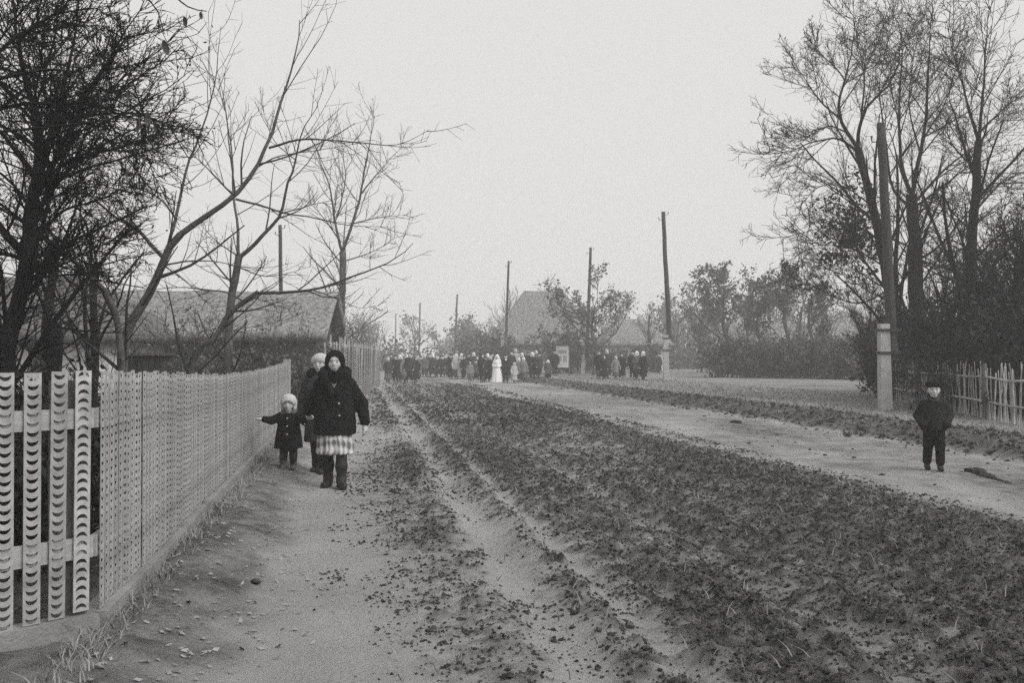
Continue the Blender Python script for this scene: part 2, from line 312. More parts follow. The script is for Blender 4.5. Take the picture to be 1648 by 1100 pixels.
# leaf litter along the fence foot
lx, ly = scatter(650, (3.6, 16), (-1.3, -.1), 1.0); k = rng.random(650) < S(.1, -1.0, lx + SK * ly) + .08; lx, ly = lx[k], ly[k]; n = len(lx)
z = ground(lx, ly)[0] + .008; a = rng.uniform(0, 6.28, n); s_ = rng.uniform(.008, .03, n)
e1 = np.stack([np.cos(a), np.sin(a), rng.normal(0, .25, n)], 1) * s_[:, None]; e2 = np.stack([-np.sin(a), np.cos(a), rng.normal(0, .3, n)], 1) * s_[:, None] * .55
c = np.stack([lx, ly, z], 1); up = np.array([0, 0, 1]) * s_[:, None] * .35
V = np.stack([c - e1 + up * .4, c - e2, c - e2 * .3 + e1 * .2 + up, c + e2, c + e1 + up * .6, c - e2 * .8 + e1 * .5], 1).reshape(-1, 3); b_ = 6 * np.arange(n)[:, None]
tag(obj('fallen_leaves', mesh_np('fallen_leaves', V, np.concatenate([b_ + [0, 1, 2, 3], b_ + [2, 5, 4, 3]])), M['litter']), 'pale fallen leaves scattered along the foot of the tin fence', kind='stuff')

# ------------------------------------------------------------------ tin strip fence on the left
def strip_mesh(flip):
    """one stamped metal strip, a ladder of crescent holes"""
    W, Hh, nh, th = .084, 1.24, 27, .004; p = Hh / nh; n = 7; mb = MB()
    for c in range(nh):
        zc = (c + .5) * p
        a = np.linspace(math.pi * 1.02, math.pi * 1.98, n); r = .030
        lo = np.stack([r * np.cos(a), zc + .010 + r * .95 * np.sin(a)], 1)
        a2 = np.linspace(math.pi * 1.88, math.pi * 1.12, n); hi_ = np.stack([r * .93 * np.cos(a2), zc + .0155 + r * .48 * np.sin(a2)], 1)
        loop = np.concatenate([lo, hi_])
        x0, x1, z0, z1 = -W / 2, W / 2, zc - p / 2, zc + p / 2
        outl = [(x0, z1 - .012), (x0, zc - .006), (x0, z0), (0, z0), (x1, z0), (x1, zc - .006), (x1, z1 - .012)]
        outu = [(x1, z1), (x1 * .66, z1), (x1 * .33, z1), (0, z1), (x0 * .33, z1), (x0 * .66, z1), (x0, z1)]
        rim = np.array(outl + outu)
        if flip: loop[:, 1] = 2 * zc - loop[:, 1]; rim[:, 1] = 2 * zc - rim[:, 1]
        q = 2 * n
        def lay(P2, yy): return np.stack([P2[:, 0], np.full(q, yy), P2[:, 1]], 1)
        V = np.concatenate([lay(rim, -th / 2), lay(loop, -th / 2), lay(rim, th / 2), lay(loop, th / 2)])
        k = np.arange(q); k2 = (k + 1) % q
        fr = np.stack([k, k2, q + k2, q + k], 1); bk = np.stack([2 * q + k2, 2 * q + k, 3 * q + k, 3 * q + k2], 1); wl = np.stack([q + k, q + k2, 3 * q + k2, 3 * q + k], 1)
        mb.add(V, np.concatenate([fr, bk, wl]))
    mb.box((-W / 2 - .0006, -th / 2 + .0005, 0), (-W / 2, th / 2 - .0005, Hh)); mb.box((W / 2, -th / 2 + .0005, 0), (W / 2 + .0006, th / 2 - .0005, Hh))
    return mb.mesh('picket', smooth=False)
strips = [strip_mesh(False), strip_mesh(True)]
FC = np.array([-2.16, 5.13]); FE = np.array([-4.57, 20.2]); FN = np.array([-3.75, 3.12])
fence = thing('metal_strip_fence', 'pale garden fence of stamped metal strips full of crescent holes on a concrete plinth', 'fence', (FC[0], FC[1], 0))
def top_at(Y): return np.interp(Y, [3, 5.1, 7, 10, 12.7, 16.5, 19.8], [1.47, 1.463, 1.42, 1.352, 1.345, 1.375, 1.425])
def fpart(o, loc, rz=0, sz=1.0):
    o.location = (loc[0] - FC[0], loc[1] - FC[1], loc[2]); o.rotation_euler[2] = rz; o.scale[2] = sz; o.parent = fence
npk = 0
for (A, B, fl) in ((FC, FN, 0), (FC, FE, 1)):
    d = B - A; Ln = np.linalg.norm(d); d = d / Ln; rz = math.atan2(d[1], d[0]) if fl else math.atan2(-d[1], -d[0])
    nrm = np.array([d[1], -d[0]]) * (1 if fl else -1)          # towards the street
    s_ = .075
    while s_ < Ln - .04:
        p = A + d * s_; tp = top_at(p[1]) + random.uniform(-.012, .012); b0 = .235 + random.uniform(-.012, .012) + (.03 if p[1] > 8 else 0)
        flip = (npk == 0) or (npk > 4 and random.random() < .45)
        o = obj('picket', strips[1 if flip else 0], M['tin'])
        fpart(o, (p[0] + nrm[0] * .03, p[1] + nrm[1] * .03, b0), rz + random.uniform(-.03, .03), (tp - b0) / 1.24)
        o.rotation_euler[1] = random.uniform(-.008, .008); npk += 1
        if fl and (11 <= npk <= 13 or npk == 30): s_ += .05
        s_ += (.129 if not fl else .100) + random.uniform(-.006, .006)
    # rails, posts and plinth of this run
    seg = max(1, int(Ln / 2.5)); pts = [A + d * (Ln * q / seg) for q in range(seg + 1)]
    for q in range(seg):
        p0, p1 = pts[q], pts[q + 1]; mid = (p0 + p1) / 2; L2 = np.linalg.norm(p1 - p0) / 2
        for zr, hr in ((1.22, .10), (.56, .105)):
            zo = top_at(mid[1]) - 1.463
            r_ = MB().box((-L2 + .004, -.018, -hr / 2), (L2 - .004, .018, hr / 2)).build('rail', M['rail'], smooth=False)
            fpart(r_, (mid[0], mid[1], zr + zo), rz)
            dz = (top_at(p1[1]) - top_at(p0[1])) / (2 * L2); r_.rotation_euler[1] = -math.atan(dz) * (1 if fl else -1)
        po = MB().box((-.05, -.05, 0), (.05, .05, 1.40)).build('post', M['post'], smooth=False)
        fpart(po, (p0[0] - nrm[0] * .075 + (0 if fl else d[0] * .12), p0[1] - nrm[1] * .075 + (0 if fl else d[1] * .12), .02), rz, (top_at(p0[1]) - .05) / 1.42)
    nseg = int(Ln / .12); t = np.linspace(0, 1, nseg)
    cen = A[None] + d[None] * (t * Ln)[:, None]; tz = .235 + .012 * fbm(cen[:, 1] * 2, cen[:, 0], 2) + np.where(cen[:, 1] > 8, .02, 0)
    cs = []
    for off, zt in ((.085, -.25), (.078, 0), (-.06, 0), (-.07, -.25)):
        wv = .012 * fbm(cen[:, 1] * 3 + off * 50, cen[:, 0] * 3, 3); c3 = cen + nrm * (off + wv)[:, None]
        cs.append(np.stack([c3[:, 0] - FC[0], c3[:, 1] - FC[1], tz - .012 + 0 * t if zt == 0 else -.15 + 0 * t], 1))
    V = np.stack(cs, 1).reshape(-1, 3); b_ = (4 * np.arange(nseg - 1))[:, None]
    F = np.concatenate([b_ + [0, 4, 5, 1], b_ + [1, 5, 6, 2], b_ + [2, 6, 7, 3], np.array([[0, 1, 2, 3]]), 4 * (nseg - 1) + np.array([[3, 2, 1, 0]])])
    obj('plinth', mesh_np('plinth', V, F, False), M['concrete'], fence)
po = MB().box((-.06, -.06, 0), (.06, .06, 1.47)).build('post', M['rail'], smooth=False); fpart(po, (FE[0], FE[1], 0))

# ------------------------------------------------------------------ trees
def unit(v): return v / (np.linalg.norm(v, axis=-1, keepdims=True) + 1e-9)
def poly(pts, n):
    """smooth resampling of a polyline (Catmull-Rom)"""
    pts = np.asarray(pts, float)
    if len(pts) < 3:
        t = np.linspace(0, 1, n)[:, None]; return pts[0] * (1 - t) + pts[-1] * t
    e = np.concatenate([[2 * pts[0] - pts[1]], pts, [2 * pts[-1] - pts[-2]]]); L = np.r_[0, np.cumsum(np.linalg.norm(np.diff(pts, axis=0), axis=1))]; s = np.linspace(0, L[-1], n); out = []
    for q in s:
        k = min(np.searchsorted(L, q, 'right') - 1, len(pts) - 2); t = (q - L[k]) / max(L[k + 1] - L[k], 1e-6); p0, p1, p2, p3 = e[k:k + 4]
        out.append(.5 * (2 * p1 + (p2 - p0) * t + (2 * p0 - 5 * p1 + 4 * p2 - p3) * t * t + (3 * p1 - p0 - 3 * p2 + p3) * t ** 3))
    return np.array(out)
def kids(P, Rr, k, t0=.25, t1=1.0, ang=(45, 15), ln=.45, lnmin=.05, N=6, wig=.18, up=.06, rf=.55, rmin=.002, r=rng, tipk=.35, absl=None, flat=None):
    """children of a batch of branches P (B,N0,3)"""
    B, N0, _ = P.shape; n = B * k
    L = np.linalg.norm(np.diff(P, axis=1), axis=2).sum(1)
    t = (np.tile(np.linspace(t0, t1, k), B) + r.normal(0, .5 * (t1 - t0) / max(k, 1), n)).clip(t0, min(t1, .985)); bi = np.repeat(np.arange(B), k)
    f = t * (N0 - 1); i0 = np.minimum(f.astype(int), N0 - 2); fr = (f - i0)[:, None]
    pos = P[bi, i0] * (1 - fr) + P[bi, i0 + 1] * fr; tan = unit(P[bi, i0 + 1] - P[bi, i0]); rad = Rr[bi, i0] * (1 - fr[:, 0]) + Rr[bi, i0 + 1] * fr[:, 0]
    rv = r.normal(0, 1, (n, 3)); 
    if flat is not None: rv = rv * flat
    rv = unit(rv - tan * (rv * tan).sum(1, keepdims=True))
    a = np.radians(r.normal(ang[0], ang[1], n))[:, None]; d = unit(tan * np.cos(a) + rv * np.sin(a))
    length = np.maximum((L[bi] * ln if absl is None else absl) * (1.15 - .6 * t) * r.uniform(.55, 1.25, n), lnmin)
    Q = np.empty((n, N, 3)); Q[:, 0] = pos; sg = (length / (N - 1))[:, None]
    for q in range(1, N):
        d = unit(d + r.normal(0, wig, (n, 3)) + np.array([0, 0, up])); Q[:, q] = Q[:, q - 1] + d * sg
    r0 = np.maximum(np.minimum(rad * rf, length * .017), rmin); RR = r0[:, None] * np.linspace(1, tipk, N)[None]
    return Q, np.maximum(RR, rmin * .6)
def leaves(P, n, size, spread, r, el=1.0):
    """n small bent leaf faces near the points P"""
    c = P[r.integers(0, len(P), n)] + r.normal(0, spread, (n, 3)); d1 = unit(r.normal(0, 1, (n, 3))); d2 = unit(np.cross(d1, r.normal(0, 1, (n, 3)))); s = r.uniform(.6, 1.3, n)[:, None] * size
    m = unit(np.cross(d1, d2)) * s * .25
    V = np.stack([c - d1 * s * el, c - d2 * s * .6 + m, c + d1 * s * el, c + d2 * s * .6 + m], 1).reshape(-1, 3); return V, (4 * np.arange(n)[:, None] + [0, 1, 2, 3])
def relative(Pl, base): return [p - base for p in Pl]
def make_tree(name, label, trunk, tr, limbs=(), lr=None, seed=1, lv=((5, .45), (6, .4)), mats=('bark', 'twig'), group=None, autolimbs=0, la=(45, 12), lln=.55, lup=.05, sub=dict(), tw=dict(), leaf=None, sides=8, rmin=.003, lt0=.35, cat='tree', lf=.55, tf=.78):
    """trunk: points; limbs: list of (points, base radius).  A thing with a trunk, each limb and a crown of twigs"""
    r = np.random.default_rng(seed); base = np.array(trunk[0], float)
    root = thing(name, label, cat, base, 0, group); bm, tm = M[mats[0]], M[mats[1]]
    T = poly(trunk, 16) - base; N = 16; TR = tf * np.interp(np.linspace(0, 1, 16), np.linspace(0, 1, len(tr)), tr); T[1:-1] += r.normal(0, TR[1:-1, None] * .12, (14, 3)); TR = TR * (1 + r.normal(0, .05, 16)); TR[0] *= 1.25
    MB().tubes(T[None], TR[None], sides).build('trunk', bm, root)
    LP, LR = [T[None, :, :]], [TR[None]]; allP = []; allR = []
    for pts, r0 in limbs:
        p = poly(np.array(pts) , 16) - base; p[1:] += np.repeat(r.normal(0, r0 * .25, (5, 3)), 3, axis=0) * .5 + r.normal(0, r0 * .06, (15, 3)); r0 = r0 * lf; rr = np.maximum(r0 * np.linspace(1, .16, 16) ** 1.1, rmin)
        MB().tubes(p[None], rr[None], max(4, sides - 2)).build('limb', bm, root); allP.append(p); allR.append(rr)
    if autolimbs:
        Q, QR = kids(T[None], TR[None], autolimbs, lt0, 1.0, la, lln, N=16, wig=.1, up=lup, rf=.62, rmin=rmin * 2, r=r, tipk=.22)
        for p, rr in zip(Q, QR):
            MB().tubes(p[None], rr[None], max(4, sides - 2)).build('limb', bm, root); allP.append(p); allR.append(rr)
    if not allP: allP, allR = [T], [TR]
    P = np.array(allP); RR = np.array(allR); mb = MB(); tips = []
    P, RR = np.concatenate([P, T[None]]), np.concatenate([RR, TR[None]])
    for q, (k, ln) in enumerate(lv):
        kw = dict(t0=.22 if q == 0 else .12, ang=(42, 14), wig=.06, up=.05, N=7 if q == 0 else 4, rf=.5, rmin=rmin * (1.5 if q == 0 else 1)); kw.update(sub); 
        if q == len(lv) - 1: kw.update(N=3); kw.update(tw)
        P, RR = kids(P, RR, k, ln=ln, r=r, **kw); mb.tubes(P, RR, 4 if q == 0 else 3); tips.append(P)
    mb.build('crown', tm, root)
    if leaf:
        n, size, spread, lm, el = leaf; pts = np.concatenate([p[:, 1:].reshape(-1, 3) for p in tips[-1:]])
        V, F = leaves(pts, n, size, spread, r, el); obj('foliage', mesh_np('foliage', V, F), M[lm], root)
    return root
def copy_thing(root, label, loc, rz, scl):
    o = root.copy(); COL.objects.link(o); o.location = loc; o.rotation_euler[2] = rz; o.scale = scl; o['label'] = label
    for ch in root.children:
        c_ = ch.copy(); COL.objects.link(c_); c_.parent = o
    return o
def L_(Y, *pts, dy=0.):
    n = len(pts); return [px(a, b, Y + dy * q / max(n - 1, 1)) for q, (a, b) in enumerate(pts)]
def foot(x, Y): p = px(x, 573, Y); return np.array([p[0], Y, gz(p[0], Y) - .1])

# leaning fruit trees behind the tin fence
Y = 12.0
make_tree('bare_tree', 'bare leaning tree behind the fence forking above the grey shed, long branch over the sky', [foot(188, Y)] + L_(Y, (200, 560), (225, 500), (250, 450), (268, 405), (290, 377)), [.15, .14, .125, .11, .095, .085],
    [(L_(Y, (286, 380), (330, 350), (375, 317), (410, 270), (432, 225), (450, 165), (470, 100), (480, 30), dy=.6), .075),
     (L_(Y, (268, 405), (285, 340), (300, 270), (325, 200), (345, 125), (355, 40), dy=.8), .042),
     (L_(Y, (262, 415), (225, 375), (180, 345), (130, 300), (95, 272), dy=-.7), .05),
     (L_(Y, (283, 352), (250, 315), (200, 300), (140, 296), dy=.6), .026),
     (L_(Y, (378, 315), (355, 295), (325, 262), (292, 235), dy=.4), .026),
     (L_(Y, (378, 315), (368, 240), (360, 170), (335, 120), dy=-.5), .022),
     (L_(Y + .3, (410, 270), (450, 250), (520, 240), (580, 228), dy=.4), .022),
     (L_(Y + .3, (432, 237), (470, 225), (500, 222), (570, 228), (640, 231), (690, 208), dy=-.6), .03),
     (L_(Y + .2, (378, 320), (420, 330), (455, 341), (500, 350), (560, 362), (625, 366), dy=.5), .03),
     (L_(Y, (262, 428), (310, 420), (360, 424), (430, 438), dy=-.5), .024),
     (L_(Y, (264, 428), (300, 455), (335, 490), dy=.5), .018)], seed=11, lv=((8, .5), (5, .4)), rmin=.003, lf=.52, tf=.52)
Y = 13.3
make_tree('bare_tree', 'low leaning tree bowing over the tin fence toward the woman, one long branch', [foot(285, Y)] + L_(Y, (312, 578), (345, 545), (362, 515), (388, 488), (415, 470)), [.14, .12, .10, .085, .07, .055],
    [(L_(Y, (412, 472), (470, 470), (530, 460), (590, 436), (640, 414), (664, 392), dy=-.8), .05),
     (L_(Y, (392, 486), (360, 470), (300, 464), (230, 467), (185, 472), dy=-.6), .026),
     (L_(Y, (405, 478), (440, 490), (480, 505), dy=.3), .016), (L_(Y - .3, (500, 466), (540, 480), (575, 495), (610, 492), dy=.4), .018),
     (L_(Y, (350, 535), (390, 530), (440, 520), (475, 500), dy=.5), .016)], seed=12, lv=((7, .42), (5, .4)), rmin=.003, lf=.5, tf=.5)
Y = 17
make_tree('bare_tree', 'slender upright bare tree between the two leaning ones, in front of the grey shed', [foot(362, Y)] + L_(Y, (368, 520), (374, 470), (381, 430), (384, 412)), [.15, .14, .13, .12, .11],
    [(L_(Y, (383, 414), (382, 360), (375, 320), (372, 260), (364, 180), (348, 110), dy=.8), .06),
     (L_(Y, (384, 414), (415, 385), (450, 345), (460, 300), (475, 260), (487, 210), (512, 170), dy=-.8), .08),
     (L_(Y, (452, 343), (500, 330), (540, 320)), .03), (L_(Y, (384, 412), (350, 390), (320, 360), dy=.6), .03), (L_(Y, (476, 258), (440, 225), (420, 170), dy=.5), .022),
     (L_(Y, (384, 430), (430, 445), (500, 430), dy=-.5), .028)], seed=13, lv=((8, .5), (5, .42)), rmin=.0036, lf=.48, tf=.55, mats=('bark', 'twig'))
Y = 40
make_tree('bare_tree', 'tall pale bare tree beside the reed fence behind the walking woman', [foot(543, Y)] + L_(Y, (547, 540), (551, 460), (550, 405)), [.30, .26, .23, .2],
    [(L_(Y, (550, 405), (540, 360), (530, 300), (515, 262), (505, 230), dy=1), .12), (L_(Y, (551, 405), (566, 360), (580, 310), (590, 250), (602, 185), dy=-1), .14),
     (L_(Y, (580, 312), (610, 275), (650, 232)), .07), (L_(Y, (548, 390), (520, 350), (490, 320), dy=-1), .07), (L_(Y, (566, 360), (610, 350), (655, 345)), .06), (L_(Y, (555, 420), (600, 405), (640, 380), dy=1), .06), (L_(Y, (541, 350), (555, 290), (550, 220)), .07)],
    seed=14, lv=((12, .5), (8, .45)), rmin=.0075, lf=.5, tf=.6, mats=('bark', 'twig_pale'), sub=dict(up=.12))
# dense dark tree at the left edge
Y = 9.0
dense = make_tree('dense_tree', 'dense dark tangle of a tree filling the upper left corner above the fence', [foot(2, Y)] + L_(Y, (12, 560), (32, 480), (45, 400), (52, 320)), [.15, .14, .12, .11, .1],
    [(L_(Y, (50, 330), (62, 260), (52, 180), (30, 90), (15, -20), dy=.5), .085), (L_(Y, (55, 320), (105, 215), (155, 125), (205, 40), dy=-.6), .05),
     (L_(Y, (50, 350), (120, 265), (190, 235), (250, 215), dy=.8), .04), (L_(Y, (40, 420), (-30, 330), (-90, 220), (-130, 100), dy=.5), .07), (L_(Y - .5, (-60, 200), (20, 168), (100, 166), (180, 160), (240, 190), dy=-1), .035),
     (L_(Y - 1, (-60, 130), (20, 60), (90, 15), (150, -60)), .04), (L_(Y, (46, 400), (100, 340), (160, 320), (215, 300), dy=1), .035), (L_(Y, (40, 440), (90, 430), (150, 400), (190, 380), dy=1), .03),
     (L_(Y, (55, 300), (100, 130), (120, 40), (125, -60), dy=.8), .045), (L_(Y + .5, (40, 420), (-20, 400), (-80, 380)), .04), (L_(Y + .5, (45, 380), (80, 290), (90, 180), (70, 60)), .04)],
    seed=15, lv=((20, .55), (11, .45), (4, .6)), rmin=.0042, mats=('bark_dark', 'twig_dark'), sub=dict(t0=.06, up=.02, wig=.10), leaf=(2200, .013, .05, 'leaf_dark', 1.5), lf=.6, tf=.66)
# dead leaves hanging on near twigs of that tree
lf = None
for q, (x, y_, l) in enumerate([(219, 200, 23), (236, 190, 22), (248, 203, 16), (204, 152, 14), (264, 74, 24), (295, 32, 18), (158, 160, 14), (253, 155, 10), (252, 33, 12), (321, 22, 12)]):
    Yl = 6.2 + .3 * (q % 3); c = px(x, y_, Yl); s = l / FPX * Yl; n = 5
    t = np.linspace(-1, 1, n); wd = .24 * s * np.sqrt(np.clip(1 - t * t * .92, 0, 1)); bend = .12 * s * (1 - t * t)
    V = np.concatenate([np.stack([-wd, bend * .3, -t * s / 2], 1), np.stack([0 * t, bend + .1 * s, -t * s / 2], 1), np.stack([wd, bend * .3, -t * s / 2], 1)])
    k = np.arange(n - 1); F = np.concatenate([np.stack([k, k + 1, n + k + 1, n + k], 1), np.stack([n + k, n + k + 1, 2 * n + k + 1, 2 * n + k], 1)])
    o = obj('leaf', mesh_np('leaf', V, F), M['dead_leaf'], dense); bl = np.array(dense.location); o.location = c - bl; o.rotation_euler = (0, random.uniform(-.3, .3) - (.35 if q in (4, 8, 9) else 0), random.uniform(-.8, .8))
tw_ = [(L_(6.6, (-40, 215), (60, 205), (150, 195), (215, 185), (250, 190), dy=-.3)), L_(6.4, (-30, 130), (90, 110), (160, 145), (204, 140)), L_(6.3, (60, -60), (160, -40), (240, 0), (262, 52)), L_(6.4, (150, -80), (250, -30), (300, 8), (330, 15))]
mbt = MB()
for p in tw_: p = poly(p, 14) - np.array(dense.location); mbt.tubes(p[None], np.linspace(.012, .003, 14)[None], 5)
mbt.build('twig', M['bark_dark'], dense)
Y = 10.5
make_tree('bare_tree', 'thin arched sapling with pale twigs at the left edge just behind the fence', [foot(200, Y)] + L_(Y, (194, 560), (180, 490), (150, 450), (100, 405), (40, 360), (-10, 330)), [.06, .055, .05, .045, .035, .025, .02],
    [(L_(Y, (170, 470), (120, 480), (70, 495), (-20, 497), dy=-.5), .02), (L_(Y, (150, 455), (110, 470), (40, 512), (-20, 515)), .018), (L_(Y, (188, 500), (150, 510), (90, 500)), .016)], seed=16, lv=((7, .35), (4, .35)), rmin=.0028, mats=('bark', 'twig'))
make_tree('bare_tree', 'small dark forked tree with whippy shoots left of the leaning tree', [foot(150, 15), px(152, 540, 15), px(150, 480, 15), px(155, 440, 15)], [.12, .1, .08, .06], autolimbs=8, seed=17, lv=((7, .5), (6, .45)), rmin=.0035, la=(35, 14), lln=.8, mats=('bark_dark', 'twig_dark'))
make_tree('bare_tree', 'spreading bare tree half hidden by the dense tangle, above the whitewashed cottage', [foot(70, 19), px(75, 520, 19), px(85, 440, 19), px(90, 380, 19)], [.16, .14, .12, .09], autolimbs=10, seed=18, lv=((9, .5), (7, .45)), rmin=.005, la=(45, 15), lln=.7, mats=('bark_dark', 'twig_dark'))

# right hand trees
def right_tree(label, Y, tr, trr, limbs, seed, lv=((13, .58), (8, .5), (4, .6)), rmin=.0078, lf=.85, tf=1.08, sub=dict(ang=(34, 10), wig=.05, up=.06), **kw):
    return make_tree('bare_tree', label, [foot(tr[0][0] + 4, Y)] + L_(Y, *tr), trr, [(L_(Y, *p, dy=d), r0) for p, d, r0 in limbs], seed=seed, lv=lv, rmin=rmin, mats=('bark_dark', 'twig_dark'), group='bare trees behind the stick fence', **kw)
right_tree('big bare tree leaning left behind the tall pole, forked against the sky', 29, [(1462, 600), (1445, 520), (1420, 400), (1402, 320), (1382, 238)], [.30, .28, .25, .2, .17, .15],
    [([(1382, 238), (1356, 195), (1352, 160), (1362, 125), (1372, 85), (1380, 25)], 1.5, .11), ([(1382, 238), (1387, 200), (1400, 168), (1428, 138), (1458, 85)], -1, .11), ([(1378, 240), (1350, 222), (1310, 228), (1268, 243), (1235, 238)], -1.5, .07),
     ([(1366, 212), (1335, 202), (1300, 218), (1262, 222)], 1, .05), ([(1353, 190), (1325, 165), (1300, 130), (1276, 92)], 1.2, .06), ([(1361, 127), (1345, 105), (1322, 82), (1312, 55)], 0, .045), ([(1387, 200), (1392, 120), (1382, 60), (1376, 25)], 1, .06),
     ([(1414, 385), (1370, 360), (1320, 368), (1258, 385)], -1.5, .06), ([(1425, 430), (1375, 402), (1320, 395), (1285, 410)], 1, .06), ([(1432, 465), (1385, 488), (1335, 474), (1300, 446)], -1, .05), ([(1404, 330), (1360, 300), (1320, 300), (1290, 330)], 1, .05), ([(1436, 490), (1400, 470), (1350, 440), (1310, 430)], 1.5, .05)], 21)
right_tree('tall many-stemmed bare tree right of the leaning one', 32, [(1482, 600), (1478, 500), (1472, 400), (1468, 312)], [.36, .34, .32, .28, .24],
    [([(1468, 312), (1452, 250), (1450, 160), (1455, 80), (1448, 30)], 1, .12), ([(1470, 312), (1490, 210), (1496, 110), (1502, 30)], -1, .14), ([(1474, 325), (1520, 275), (1570, 235), (1612, 190)], 1.5, .09), ([(1468, 335), (1438, 300), (1428, 230), (1418, 140), (1430, 70)], 1, .09), ([(1490, 220), (1530, 150), (1545, 80)], 1, .06),
     ([(1476, 420), (1520, 390), (1560, 340), (1600, 300)], -1.5, .08), ([(1470, 400), (1430, 380), (1390, 350), (1350, 350)], -1, .06), ([(1484, 250), (1465, 170), (1470, 100), (1462, 40)], 1, .06)], 22)
right_tree('straight tall bare tree near the right edge of the picture', 27, [(1552, 590), (1560, 500), (1568, 360), (1578, 225)], [.25, .22, .2, .17, .13],
    [([(1578, 225), (1585, 140), (1590, 70), (1598, 10)], 1, .09), ([(1578, 225), (1555, 150), (1538, 85), (1526, 30)], -1, .07), ([(1579, 212), (1622, 170), (1665, 140)], 1, .06), ([(1566, 372), (1525, 335), (1490, 322)], -1, .05), ([(1570, 340), (1620, 290), (1680, 265)], 1, .06), ([(1566, 420), (1610, 380), (1680, 350)], -1, .06), ([(1564, 450), (1520, 430), (1480, 420)], 1, .045), ([(1575, 270), (1540, 240), (1515, 190)], 1, .05)], 23)
GEN = []
for q, (x, Yq, hgt, lab) in enumerate([(1640, 24, 5.6, 'dark thickly twigged tree cut by the right edge of the picture'), (1600, 33, 6.5, 'bare twiggy tree standing behind the straight tall one'), (1520, 36, 6.0, 'bare tree with thin upright stems behind the stick fence'), (1700, 30, 7.5, 'bare tree whose branches reach in from the right edge'), (1400, 42, 5.0, 'low twiggy tree behind the tall pole'), (1560, 24.5, 3.4, 'low dark thorny tree right behind the stick fence')]):
    b_ = foot(x, Yq)
    if q in (1, 3, 4): k = {1: 0, 3: 2, 4: 2}[q]; copy_thing(GEN[k], lab, b_, 2.2 + q, (hgt / GEN[k]['tall'],) * 3); GEN.append(None); continue
    GEN.append(make_tree('bare_tree', lab, [b_, b_ + [.1, 0, hgt * .2], b_ + [-.1, .1, hgt * .4], b_ + [.05, 0, hgt * .62]], [.18, .16, .13, .07], autolimbs=11, seed=31 + q, lv=((12, .55), (8, .5), (4, .55)), rmin=.0078, la=(38, 14), lln=.75, lt0=.15, mats=('bark_dark', 'twig_dark'), group='bare trees behind the stick fence', sub=dict(t0=.1, wig=.06, ang=(36, 12)))); GEN[-1]['tall'] = hgt
# clump of leaves left on the leaning tree
r = np.random.default_rng(5); c = px(1372, 365, 28.6); pts = c + r.normal(0, 1, (60, 3)) * [.38, .4, .75]
V, F = leaves(pts - c, 1500, .06, .14, r, 1.3); o = obj('ivy_clump', mesh_np('ivy_clump', V, F), M['leaf_dark']); o.location = c; tag(o, 'dark leafy ivy clump clinging to the leaning tree behind the pole', 'ivy')

# ------------------------------------------------------------------ shrubs and hedges
SHR = {}; SHN = {}
def shrub(name, label, x, Y, hgt, wid, seed, tm='twig', lm=None, nl=0, stems=26, lv=((6, .5), (6, .5)), rmin=.004, deep=None, group=None, ls=.05, cat='shrub'):
    b_ = foot(x, Y); key = (name, SHN.get(name, 0) % 3) if name in ('thicket_shrub', 'hedge_bush') else None; SHN[name] = SHN.get(name, 0) + 1
    if key in SHR and key: a, hh_, ww_ = SHR[key]; return copy_thing(a, label, b_, seed * 1.7, (wid / ww_, wid / ww_, hgt / hh_))
    r = np.random.default_rng(seed); root = thing(name, label, cat, b_, 0, group)
    if key: SHR[key] = (root, hgt, wid)
    lim = (lambda Q: (Q[..., 0] + b_[0] + SK * (Q[..., 1] + b_[1])) < -1.5) if (x < 450 and Y < 21) else (lambda Q: np.ones(Q.shape[:-1], bool))
    p0 = r.uniform(-1, 1, (stems, 3)) * [wid / 2 * .8, (deep or wid) / 2 * .8, 0]; d = unit(np.stack([r.normal(0, .3, stems), r.normal(0, .3, stems), np.ones(stems)], 1)); L = hgt * r.uniform(.55, 1.0, stems); N = 7
    P = np.empty((stems, N, 3)); P[:, 0] = p0
    for q in range(1, N): d = unit(d + r.normal(0, .13, (stems, 3))); P[:, q] = P[:, q - 1] + d * (L / (N - 1))[:, None]
    Rr = np.maximum(.02 * hgt / 2.5, rmin * 2) * np.linspace(1, .3, N)[None] * r.uniform(.6, 1.2, (stems, 1))
    k_ = lim(P).all(1); P, Rr = P[k_], Rr[k_]
    MB().tubes(P, Rr, 4).build('stem', M['bark'] if tm != 'twig_dark' else M['bark_dark'], root); mb = MB()
    for k, ln in lv: P, Rr = kids(P, Rr, k, ln=ln, r=r, t0=.1, ang=(40, 18), wig=.15, N=4 if (k, ln) == lv[0] else 3, rf=.55, rmin=rmin); k_ = lim(P).all(1); P, Rr = P[k_], Rr[k_]; mb.tubes(P, Rr, 3)
    mb.build('crown', M[tm], root)
    if nl: Q = P[:, 2:].reshape(-1, 3); Q = Q[lim(Q + [.3, 0, 0])] if lim(Q + [.3, 0, 0]).sum() > 5 else Q[:1]; V, F = leaves(Q, nl, ls, .1, r, 1.2); obj('foliage', mesh_np('foliage', V, F), M[lm], root)
    return root
